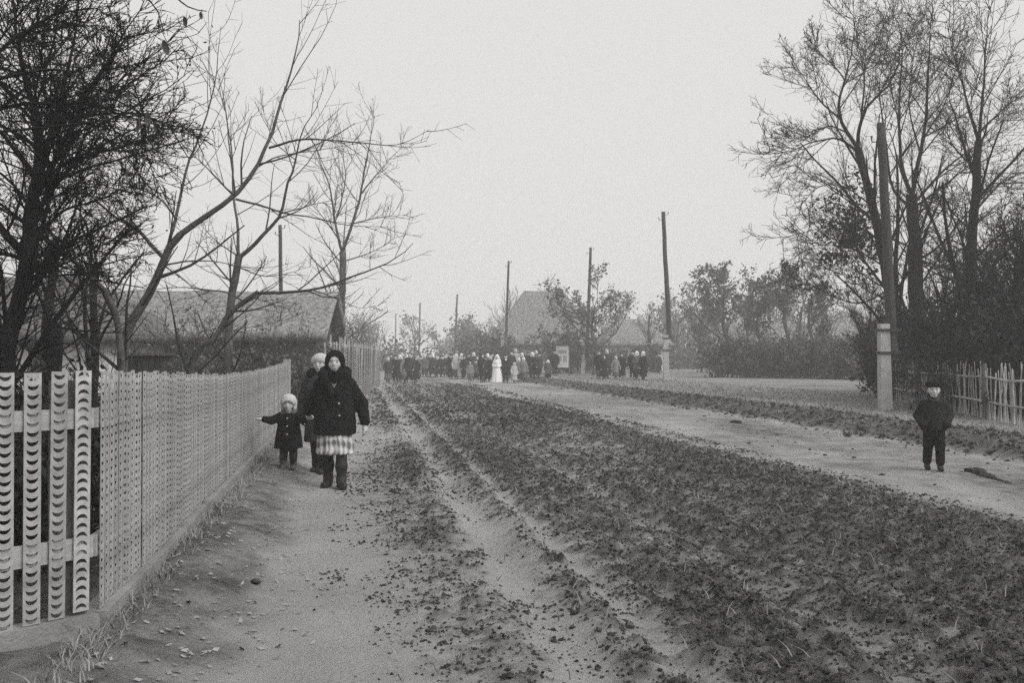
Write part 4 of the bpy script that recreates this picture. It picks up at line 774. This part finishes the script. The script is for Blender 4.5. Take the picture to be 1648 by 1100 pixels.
# --- the woman in the fur coat
def woman():
    x, y = -2.09, 11.75; root = thing('person', 'woman in black fur coat, dark headscarf and plaid skirt walking toward the viewer', 'person', (x, y, gz(x, y) - .01), R(6)); hc = (0, -.045, 1.475)
    wr1 = np.array([-.34, .38, .86]); wr2 = np.array([.35, -.03, .755]); hip = {-1: (-.085, 0, .82), 1: (.085, 0, .82)}
    P = head_prims(hc) + [cap((0, .0, 1.30), (0, -.02, 1.42), .052), cap((-.11, 0, 1.22), (.11, 0, 1.22), .06, ky=.9), cap((0, 0, 1.18), (0, 0, .86), .135, .145, .8),
         cap((-.15, 0, 1.20), (-.245, .11, 1.02), .045, .042), cap((-.245, .11, 1.02), wr1, .042, .028), cap((.15, 0, 1.20), (.28, .03, .99), .045, .042), cap((.28, .03, .99), wr2, .042, .028)]
    ank = {-1: (-.08, .05, .10), 1: (.085, -.14, .09)}; kn = {-1: (-.082, .0, .46), 1: (.085, -.10, .47)}
    for s in (-1, 1): P += [cap(hip[s], kn[s], .08, .05), cap(kn[s], ank[s], .05, .03), cap(ank[s], (ank[s][0], ank[s][1] - .09, .045), .026, .02)]
    P += hand(wr1, (-.15, .7, -.7), (.6, .6, .3), 1.05, .8, 1) + hand(wr2, (.05, -.15, -1), (-.9, .2, 0), 1.05, .35, 1)
    obj('body', skin('body', P, .011, .02), M['skin'], root); face(root, hc)
    C = [loft([(.63, .245, .20, 0, 0), (.75, .25, .20, 0, 0), (.95, .235, .185, 0, 0), (1.10, .225, .18, 0, 0), (1.22, .19, .155, 0, .01), (1.32, .13, .12, 0, .01), (1.39, .10, .10, 0, .0)], (5, .035, 1), 1.1),
         cap((-.165, .0, 1.215), (-.26, .10, 1.01), .088, .085), cap((-.255, .10, 1.02), wr1 + [-.0, -.02, .03], .083, .066), cap((.165, 0, 1.215), (.305, .03, .99), .086, .078), cap((.305, .03, .99), wr2 + [0, 0, .03], .076, .062)]
    C += [cap((-.12, -.05, 1.33), (.12, -.05, 1.33), .075), cap((-.11, .04, 1.36), (.11, .04, 1.36), .08), cap((-.12, -.10, 1.32), (-.03, -.19, 1.12), .06, .04), cap((.12, -.10, 1.32), (.03, -.19, 1.12), .06, .04)]
    coat = obj('coat', skin('coat', C, .013, .03, cut=[cap((0, -.21, 1.14), (0, -.19, 1.40), .012, .075), ell(hc, (.07, .12, .12))], noise=.006), M['fur'], root); buttons(root, [(.06, -.205, 1.0), (.065, -.215, .86)])
    obj('blouse', skin('blouse', [cap((0, -.155, 1.11), (0, -.14, 1.24), .02, .05, .7)], .008), M['blouse'], root)
    sc_ = skin('headscarf', [ell((0, -.02, 1.50), (.118, .128, .128)), cap((0, .06, 1.44), (0, .09, 1.36), .08, .06), cap((-.085, -.04, 1.43), (0, -.085, 1.365), .035, .035), cap((.085, -.04, 1.43), (0, -.085, 1.365), .035, .035), cap((-.04, -.08, 1.355), (.04, -.08, 1.355), .045), cap((0, -.10, 1.36), (.0, -.135, 1.25), .062, .045), cap((0, -.02, 1.36), (0, .0, 1.30), .08)], .008, .03, cut=[ell((0, -.135, 1.465), (.069, .115, .092))])
    obj('headscarf', sc_, M['black'], root)
    obj('skirt', skin('skirt', [loft([(.40, .222, .20, .01, -.03), (.55, .205, .18, 0, -.01), (.85, .16, .14, 0, 0)], (9, .07, .5), .85)], .010), M['plaid'], root)
    for s in (-1, 1):
        a, k_ = ank[s], kn[s]; obj('boot', skin('boot', [cap(k_, (a[0], a[1], .26), .062, .068), cap((a[0], a[1], .26), (a[0], a[1], .11), .066, .048), cap((a[0], a[1], .12), (a[0], a[1] - .02, .055), .050, .050), cap((a[0], a[1] + .03, .045), (a[0] + s * .035, a[1] - .17, .042), .048, .044), cap((a[0], a[1], .11), (a[0], a[1] - .09, .06), .055, .042)], .010, .03, cut=[('l', np.array([[-1, 5, 5, 0, 0], [0.004, 5, 5, 0, 0]]), (0, 0, 0), None)]), M['boot'], root)
woman()
# --- the person half hidden behind her
def follower():
    x, y = -2.53, 13.15; root = thing('person', 'person in pale knitted cap and dark grey coat half hidden behind the woman', 'person', (x, y, gz(x, y) - .01), R(-8)); hc = (0, -.03, 1.445)
    wr1 = np.array([-.26, .0, .76]); wr2 = np.array([.26, .0, .76])
    P = head_prims(hc) + [cap((0, .0, 1.28), (0, -.01, 1.38), .05), cap((-.11, 0, 1.21), (.11, 0, 1.21), .06), cap((0, 0, 1.18), (0, 0, .84), .12, .13, .8), cap((-.16, 0, 1.22), (-.24, .03, .98), .05, .04), cap((-.24, .03, .98), wr1, .04, .028), cap((.17, 0, 1.24), (.24, .03, .98), .05, .04), cap((.24, .03, .98), wr2, .04, .028)]
    ank = {-1: (-.075, .06, .1), 1: (.08, -.1, .1)}; kn = {-1: (-.08, .0, .46), 1: (.08, -.06, .46)}
    for s in (-1, 1): P += [cap((s * .085, 0, .82), kn[s], .08, .05), cap(kn[s], ank[s], .05, .03), cap(ank[s], (ank[s][0], ank[s][1] - .08, .045), .026, .02)]
    P += hand(wr1, (0, -.1, -1), (.9, 0, 0), 1, .4, -1) + hand(wr2, (0, -.1, -1), (-.9, 0, 0), 1, .4, 1)
    obj('body', skin('body', P, .012, .02), M['skin'], root); face(root, hc)
    obj('coat', skin('coat', [loft([(.42, .225, .18, 0, 0), (.7, .205, .165, 0, 0), (.95, .19, .15, 0, 0), (1.12, .205, .155, 0, 0), (1.24, .19, .13, 0, 0), (1.33, .10, .10, 0, 0)], (5, .04, 0), 1.0), cap((-.165, 0, 1.23), (-.245, .03, .98), .078, .068), cap((-.245, .03, .98), wr1 + [0, 0, .03], .066, .055), cap((.165, 0, 1.23), (.245, .03, .98), .078, .068), cap((.245, .03, .98), wr2 + [0, 0, .03], .066, .055)], .012, .03), M['cloth05'], root)
    obj('collar', skin('collar', [cap((-.11, -.04, 1.31), (.11, -.04, 1.31), .07), cap((-.12, .05, 1.32), (.12, .05, 1.32), .075)], .010, .03, cut=[ell((0, -.06, 1.38), (.06, .1, .07))], noise=.005), M['fur'], root)
    obj('cap', skin('cap', [ell((0, -.015, 1.505), (.105, .115, .085)), cap((-.07, -.06, 1.485), (.07, -.06, 1.485), .04)], .008, .03, cut=[ell((0, -.15, 1.42), (.08, .09, .06))]), M['knit'], root)
    for s in (-1, 1):
        a, k_ = ank[s], kn[s]; obj('boot', skin('boot', [cap(k_, (a[0], a[1], .12), .066, .055), cap((a[0], a[1] + .03, .045), (a[0], a[1] - .15, .042), .048, .042), cap((a[0], a[1], .12), (a[0], a[1], .05), .055, .05)], .011, .03), M['boot'], root)
follower()
# --- the small child, arm out to the fence, other hand in the woman's
def child():
    x, y = -2.86, 12.75; root = thing('person', 'small child in dark buttoned coat and white cap, one arm stretched toward the tin fence', 'person', (x, y, gz(x, y) - .01), R(4)); hc = (.0, -.02, .845); s_ = .86
    wr1 = np.array([-.315, -.06, .655]); wr2 = np.array([.355, -.60, .665])
    wr2 = np.array([.28, -.30, .69])
    P = head_prims(hc, s_) + [cap((0, 0, .72), (0, -.01, .78), .04), cap((-.08, 0, .69), (.08, 0, .69), .06), cap((0, 0, .68), (0, 0, .44), .10, .105, .85), cap((-.11, 0, .69), (-.21, -.03, .64), .035, .03), cap((-.21, -.03, .64), wr1, .03, .02), cap((.11, 0, .69), (.19, -.13, .655), .035, .03), cap((.19, -.13, .655), wr2, .03, .02)]
    ank = {-1: (-.065, -.02, .07), 1: (.055, .05, .07)}
    for s in (-1, 1): P += [cap((s * .055, 0, .42), (s * .06, -.02, .25), .055, .042), cap((s * .06, -.02, .25), ank[s], .036, .022), cap(ank[s], (ank[s][0], ank[s][1] - .05, .036), .02, .016)]
    P += hand(wr1, (-1, -.1, .1), (0, -.3, -1), .66, .3, 1) + hand(wr2, (.6, -.7, .3), (0, 0, 1), .66, .6, 1)
    obj('body', skin('body', P, .010, .015), M['skin'], root); face(root, hc, s_)
    obj('coat', skin('coat', [loft([(.285, .175, .15, 0, 0), (.42, .165, .14, 0, 0), (.55, .145, .125, 0, 0), (.66, .135, .115, 0, 0), (.74, .075, .08, 0, 0)], (4, .05, 1), .6), cap((-.10, 0, .69), (-.21, -.03, .64), .058, .05), cap((-.21, -.03, .64), wr1 + [.02, 0, 0], .05, .042), cap((.10, 0, .69), (.19, -.13, .655), .058, .05), cap((.19, -.13, .655), wr2 - [.02, -.03, 0], .05, .042)], .010, .025), M['black'], root)
    obj('scarf', skin('scarf', [cap((-.06, -.03, .735), (.06, -.03, .735), .036), cap((-.06, .04, .75), (.06, .04, .75), .045)], .009, .03), M['cloth10'], root)
    obj('cap', skin('cap', [ell((0, -.01, .895), (.098, .105, .085)), cap((-.05, -.06, .87), (.05, -.06, .87), .036), cap((-.08, 0, .86), (-.075, -.01, .79), .026), cap((.08, 0, .86), (.075, -.01, .79), .026)], .008, .03, cut=[ell((0, -.13, .825), (.074, .11, .062))]), M['knit'], root)
    buttons(root, [(0, -.15, .47), (0, -.14, .57), (.0, -.132, .67)])
    obj('trousers', skin('trousers', [cap((s * .055, 0, .40), (s * .062, -.02, .15), .062, .05) for s in (-1, 1)], .010, .015), M['cloth02'], root)
    for s in (-1, 1): a = ank[s]; obj('boot', skin('boot', [cap((a[0], a[1], .19), (a[0], a[1], .06), .05, .042), cap((a[0], a[1] + .015, .034), (a[0], a[1] - .09, .032), .034, .03)], .009, .02), M['felt'], root)
child()
# --- the boy in the cap on the right
def boy():
    x, y = 5.72, 13.5; root = thing('person', 'boy in dark jacket and flat cap with hands in his pockets on the packed road', 'person', (x, y, gz(x, y) - .005), R(-16)); hc = (.0, -.03, 1.085); s_ = .9
    wr1 = np.array([-.15, -.07, .655]); wr2 = np.array([.15, -.07, .655])
    P = head_prims(hc, s_) + [cap((0, 0, .94), (0, -.015, 1.03), .042), cap((-.09, 0, .90), (.09, 0, .90), .045), cap((0, 0, .88), (0, 0, .62), .09, .10, .85), cap((-.13, 0, .91), (-.198, .04, .74), .04, .033), cap((-.198, .04, .74), wr1, .033, .022), cap((.13, 0, .91), (.198, .04, .74), .04, .033), cap((.198, .04, .74), wr2, .033, .022)]
    ank = {-1: (-.075, .10, .075), 1: (.07, -.08, .07)}; kn = {-1: (-.07, .0, .35), 1: (.07, -.06, .35)}
    for s in (-1, 1): P += [cap((s * .065, 0, .60), kn[s], .065, .047), cap(kn[s], ank[s], .042, .024), cap(ank[s], (ank[s][0], ank[s][1] - .06, .04), .02, .018)]
    P += hand(wr1, (.5, .3, -1), (.2, 1, 0), .6, .3, -1) + hand(wr2, (-.5, .3, -1), (-.2, 1, 0), .6, .3, 1)
    obj('body', skin('body', P, .010, .018), M['skin'], root); face(root, hc, s_)
    obj('jacket', skin('jacket', [loft([(.545, .165, .135, 0, 0), (.66, .16, .13, 0, 0), (.8, .155, .125, 0, 0), (.9, .15, .11, 0, 0), (.96, .09, .08, 0, 0), (1.0, .065, .07, 0, 0)], (4, .03, 0), .8), cap((-.125, 0, .90), (-.20, .04, .74), .062, .055), cap((-.20, .04, .74), wr1 + [0, -.01, -.02], .056, .058), cap((.125, 0, .90), (.20, .04, .74), .062, .055), cap((.20, .04, .74), wr2 + [0, -.01, -.02], .056, .058)], .010, .025, cut=[cap((0, -.13, .93), (0, -.08, 1.02), .008, .03)]), M['cloth02'], root)
    obj('collar', skin('collar', [cap((-.06, -.05, .985), (-.02, -.09, .945), .022), cap((.06, -.05, .985), (.02, -.09, .945), .022), cap((-.06, .03, 1.0), (.06, .03, 1.0), .03)], .008, .02), M['cloth05'], root)
    obj('cap', skin('cap', [ell((0, .005, 1.175), (.105, .115, .05)), cap((-.05, -.09, 1.155), (.05, -.09, 1.155), .022, ky=1.6), ell((0, .01, 1.15), (.088, .098, .05))], .008, .02), M['black'], root)
    obj('hair', skin('hair', [cap((-.074, .0, 1.12), (-.076, .01, 1.085), .014), cap((.074, .0, 1.12), (.076, .01, 1.085), .014), ell((0, .045, 1.09), (.072, .055, .06))], .008, .02), M['hair'], root)
    T = []
    for s in (-1, 1): T += [cap((s * .06, 0, .60), kn[s], .082, .066), cap(kn[s], (ank[s][0], ank[s][1], .12), .064, .058)]
    obj('trousers', skin('trousers', T, .010, .02), M['black'], root)
    for s in (-1, 1): a = ank[s]; obj('shoe', skin('shoe', [cap((a[0], a[1] + .02, .04), (a[0], a[1] - .12, .036), .036, .034), cap((a[0], a[1], .1), (a[0], a[1], .05), .04, .038)], .008, .02), M['boot'], root)
boy()

# --- the crowd
CACHE = {}
def crowd_mesh(kind, var):
    key = (kind, var)
    if key in CACHE: return CACHE[key]
    v = .022; sp = (.10, .04, .16)[var % 3]; D = {}; hc = (0, -.03, 1.48); sw = (.0, .10, -.06)[var % 3]
    P = [ell((0, -.02, 1.49), (.082, .10, .115)), cap((0, -.11, 1.47), (0, -.12, 1.46), .018), cap((0, 0, 1.3), (0, -.01, 1.42), .05), cap((-.13, 0, 1.26), (.13, 0, 1.26), .08), cap((0, 0, 1.2), (0, 0, .86), .13, .14, .8)]
    arms = []
    for s in (-1, 1):
        el_ = (s * (.23 + sp * .2), .04, 1.0); wr = (s * (.22 + sp * .4), -.06 + s * sw, .78) if not (var == 1) else (s * .06, -.20, .95)
        P += [cap((s * .17, 0, 1.28), el_, .05, .042), cap(el_, wr, .042, .03)] + hand(wr, (0, -.1, -1) if var != 1 else (-s, 0, 0), (-s, .2, 0) if var != 1 else (0, 1, 0), 1.05, .5, s); arms += [cap((s * .165, 0, 1.27), el_, .078, .07), cap(el_, wr, .066, .056)]
        st = s * sp; P += [cap((s * .085, 0, .84), (s * .09, -st * .4, .46), .08, .055), cap((s * .09, -st * .4, .46), (s * .09, st, .09), .052, .04), cap((s * .09, st, .08), (s * .09, st - .14, .05), .042, .038)]
    D['body'] = skin('body', P, v * .8, .02)
    if kind in ('woman', 'bride'):
        hem = .62 if var != 2 else .45
        D['coat'] = skin('coat', [loft([(hem, .24, .20, 0, 0), (.9, .19, .16, 0, 0), (1.12, .2, .155, 0, 0), (1.25, .19, .14, 0, 0), (1.36, .10, .10, 0, 0)], (5, .04, var), 1.1)] + arms, v, .03)
        D['skirt'] = skin('skirt', [loft([(.22 if var != 1 else .34, .25, .22, 0, 0), (.6, .2, .18, 0, 0), (.85, .15, .14, 0, 0)], (6, .05, var), .85)], v, .03)
        D['headscarf'] = skin('headscarf', [ell((0, 0, 1.51), (.112, .122, .128)), cap((0, .05, 1.42), (0, .07, 1.32), .085, .09), cap((-.07, -.05, 1.41), (.07, -.05, 1.41), .04)], v * .8, .03, cut=[ell((0, -.14, 1.48), (.078, .13, .10))])
    elif kind == 'man':
        D['coat'] = skin('coat', [loft([(.58 if var != 1 else .72, .215, .18, 0, 0), (.9, .19, .16, 0, 0), (1.15, .215, .16, 0, 0), (1.27, .2, .14, 0, 0), (1.37, .10, .10, 0, 0)], (4, .03, var), 1.0)] + arms, v, .03)
        T = []
        for s in (-1, 1): st = s * sp; T += [cap((s * .085, 0, .82), (s * .09, -st * .4, .46), .10, .08), cap((s * .09, -st * .4, .46), (s * .09, st, .14), .078, .068)]
        D['trousers'] = skin('trousers', T, v, .03)
        D['cap'] = skin('cap', [ell((0, .0, 1.575), (.118, .128, .052)), cap((-.05, -.11, 1.55), (.05, -.11, 1.55), .026)], v * .8, .02)
    B = []
    for s in (-1, 1): st = s * sp; B.append(skin('boot', [cap((s * .09, st * .8, .32), (s * .09, st, .10), .065, .056), cap((s * .09, st + .02, .05), (s * .09, st - .15, .045), .05, .042)], v, .03))
    D['boot'] = B; CACHE[key] = D; return D
def person(label, x, Y, h, kind, var, coat, low, hd, rz=0., group='wedding crowd', boots='boot', extra=None, ground_z=None):
    D = crowd_mesh('woman' if kind == 'child_scarf' else ('man' if kind == 'child_cap' else kind), var); wx = (x - 824) / FPX * Y; s = h / 1.62; z = gz(wx, Y)
    root = thing('person', label, 'person', (wx, Y, z - .02 * s), rz, group); root.scale = (s * (1.12 if kind.startswith('child') else 1.0),) * 2 + (s,)
    for nm, me in D.items():
        if nm == 'boot':
            for b_ in me: obj('boot', b_, M[boots], root)
        else:
            m = {'body': 'skin_far', 'coat': coat, 'skirt': low, 'trousers': low, 'headscarf': hd, 'cap': hd}[nm]; obj(nm, me, M[m], root)
    return root
TONE = {'cloth02': 'black', 'cloth05': 'charcoal', 'cloth10': 'grey', 'cloth20': 'light grey', 'cloth40': 'pale', 'cloth80': 'white'}
ORD = ['leftmost', 'second', 'third', 'fourth', 'fifth', 'sixth', 'seventh', 'eighth', 'ninth', 'tenth', 'eleventh', 'twelfth', 'thirteenth', 'fourteenth', 'fifteenth', 'sixteenth', 'seventeenth', 'eighteenth', 'nineteenth', 'twentieth']
b, c5, c1, l2, p4, w8 = 'cloth02', 'cloth05', 'cloth10', 'cloth20', 'cloth40', 'cloth80'
GROUPS = [
 ('front of left group', [(625, 57, 1.62, 'woman', 0, c5, c1, c1), (636, 58, 1.70, 'man', 1, b, b, b), (644, 59, 1.60, 'woman', 0, c5, c5, w8), (652, 58.5, 1.55, 'woman', 2, l2, c1, l2), (660, 57, 1.66, 'man', 2, c5, b, c1), (668, 58, 1.62, 'woman', 0, b, b, c5)]),
 ('back of left group', [(630, 63, 1.64, 'man', 0, c5, b, b), (647, 64, 1.68, 'woman', 0, c1, c1, p4), (657, 65, 1.70, 'woman', 0, c5, c5, w8), (673, 64, 1.62, 'woman', 0, c1, c5, c1)]),
 ('distant row left of bride', [(684, 72, 1.62, 'woman', 0, c1, c5, p4), (691, 74, 1.66, 'man', 1, c5, b, b), (697, 73, 1.60, 'woman', 2, c5, c5, w8), (704, 72, 1.65, 'woman', 0, b, c5, c1), (711, 71, 1.68, 'man', 0, b, b, b), (717, 73, 1.60, 'woman', 2, c5, c1, p4), (723, 70, 1.64, 'woman', 0, c5, c5, c5)]),
 ('front row left of bride', [(727, 66, 1.60, 'man', 1, b, b, b), (734, 65, 1.58, 'woman', 0, c1, c5, w8), (741, 66, 1.64, 'woman', 2, p4, p4, c1), (748, 65, 1.68, 'man', 0, b, b, b), (757, 62, 1.22, 'child_scarf', 0, l2, c1, c1), (765, 61, 1.26, 'child_cap', 2, c1, c5, c5), (775, 58, 1.58, 'woman', 1, b, b, b), (781, 60, 1.66, 'man', 0, c5, b, b), (790, 59.5, 1.66, 'woman', 0, b, b, c1)]),
 ('back row left of bride', [(731, 71, 1.70, 'woman', 0, c5, c5, p4), (744, 72, 1.72, 'woman', 0, c1, c1, w8), (753, 69, 1.66, 'man', 0, b, b, b), (761, 70, 1.68, 'woman', 1, c5, c5, w8), (769, 66, 1.66, 'woman', 0, c5, c5, l2), (778, 66, 1.72, 'man', 0, b, b, b), (785, 65, 1.70, 'woman', 0, c1, c5, w8), (794, 66, 1.70, 'man', 1, b, b, b)]),
 ('front row right of groom', [(827, 58, 1.30, 'child_scarf', 0, p4, p4, p4), (834, 59, 1.50, 'woman', 2, c5, c5, w8), (843, 58.5, 1.46, 'woman', 0, l2, c1, w8), (857, 58, 1.58, 'woman', 1, c5, c5, w8), (867, 57, 1.36, 'child_cap', 0, c5, c5, c5), (883, 55, 1.18, 'child_scarf', 2, c1, b, w8)]),
 ('back row right of groom', [(823, 65, 1.66, 'man', 0, c5, b, b), (831, 66, 1.70, 'woman', 0, c1, c5, c1), (839, 64, 1.66, 'woman', 0, c5, b, w8), (849, 65, 1.68, 'man', 1, b, b, b), (862, 64, 1.66, 'woman', 0, b, b, c1), (892, 66, 1.66, 'man', 0, b, b, b)]),
 ('group on right verge', [(962, 56, 1.62, 'man', 0, b, c1, c1), (972, 55, 1.30, 'child_scarf', 0, b, b, c1), (978, 58, 1.60, 'woman', 0, c5, c5, p4), (991, 57, 1.45, 'woman', 2, l2, c1, p4), (1001, 56.5, 1.56, 'woman', 2, b, b, b), (1018, 57, 1.62, 'man', 0, b, b, b), (1026, 54.5, 1.52, 'woman', 1, c1, b, w8), (1035, 54, 1.48, 'woman', 2, b, b, w8)]),
]
for gname, ppl in GROUPS:
    for q, (x, Yq, h, kind, var, ct, lw, hd) in enumerate(ppl):
        x += random.uniform(-1.5, 1.5); h *= (1.0, 1.06, .94, 1.03, .91)[(q * 3 + len(gname)) % 5]; Yq += random.uniform(-.8, .8)
        if 'verge' not in gname and q % 3 == 1 and kind == 'woman': ct = {b: c1, c5: l2, c1: p4}.get(ct, ct)
        if kind == 'woman' and hd == c1: hd = p4
        what = {'woman': 'woman, %s coat, %s headscarf', 'man': 'man, %s coat, %s cap', 'child_scarf': 'child, %s coat, %s headscarf', 'child_cap': 'child, %s coat, %s cap'}[kind] % (TONE[ct], TONE[hd])
        person('%s, %s%s, %s' % (what, ORD[q], '' if q == 0 else ' from left', gname), x, Yq, h, kind, var, ct, lw, hd, random.uniform(-.9, .9), group='wedding crowd' if 'verge' not in gname else 'onlookers on the verge')
person('lone dark figure standing by the hedge across the field', 1160, 80, 1.66, 'man', 0, b, b, b, .3, 'onlookers on the verge')
person('dark figure beyond the leaning pole, right of the standing group', 1060, 72, 1.45, 'woman', 0, c5, c5, c1, .2, 'onlookers on the verge')
# bride and groom
wx = (800 - 824) / FPX * 57.5; root = thing('person', 'bride in a long white dress and veil in the middle of the crowd', 'person', (wx, 57.5, gz(wx, 57.5) - .02), R(-6)); D = crowd_mesh('woman', 1)
obj('body', D['body'], M['skin_far'], root)
obj('dress', skin('dress', [loft([(.03, .36, .34, 0, .03), (.3, .31, .29, 0, .02), (.8, .22, .19, 0, 0), (1.0, .17, .14, 0, 0), (1.2, .2, .145, 0, 0), (1.34, .1, .09, 0, 0)], (8, .05, .5), 1.0), cap((-.16, 0, 1.27), (-.25, .04, 1.0), .07, .065), cap((.16, 0, 1.27), (.25, .04, 1.0), .07, .065), cap((-.25, .04, 1.0), (-.1, -.17, .95), .06, .05), cap((.25, .04, 1.0), (.1, -.17, .95), .06, .05)], .018, .03), M['cloth80'], root)
obj('veil', skin('veil', [ell((0, .01, 1.53), (.115, .125, .125)), loft([(.45, .30, .12, 0, .17), (1.0, .27, .10, 0, .13), (1.3, .22, .09, 0, .08), (1.55, .11, .08, 0, .03)], (7, .06, .3), 1.4)], .016, .04, cut=[ell((0, -.14, 1.48), (.062, .10, .08))]), M['cloth80'], root)
groom = person('groom in dark suit and pale shirt front walking at the bride\'s side', 814, 57.5, 1.66, 'man', 0, 'cloth02', 'cloth02', 'hair', 0.05)
obj('shirt_front', skin('shirt_front', [cap((0, -.145, 1.0), (0, -.11, 1.32), .03, .055, .5)], .012), M['cloth80'], groom)

# ------------------------------------------------------------------ the misty air
hz = MB().box((-305, -12, -2.0), (305, 305, 13.5)).build('haze', None, None, False); hm = bpy.data.materials.new('haze'); hm.use_nodes = True; t = hm.node_tree; t.nodes.clear()
vo = t.nodes.new('ShaderNodeVolumePrincipled'); vo.inputs['Color'].default_value = (.97, .965, .965, 1); vo.inputs['Density'].default_value = .0028; vo.inputs['Anisotropy'].default_value = 0.0
ou = t.nodes.new('ShaderNodeOutputMaterial'); t.links.new(vo.outputs[0], ou.inputs['Volume']); hz.data.materials.append(hm); tag(hz, 'thin pale mist filling the air of the street', kind='stuff')
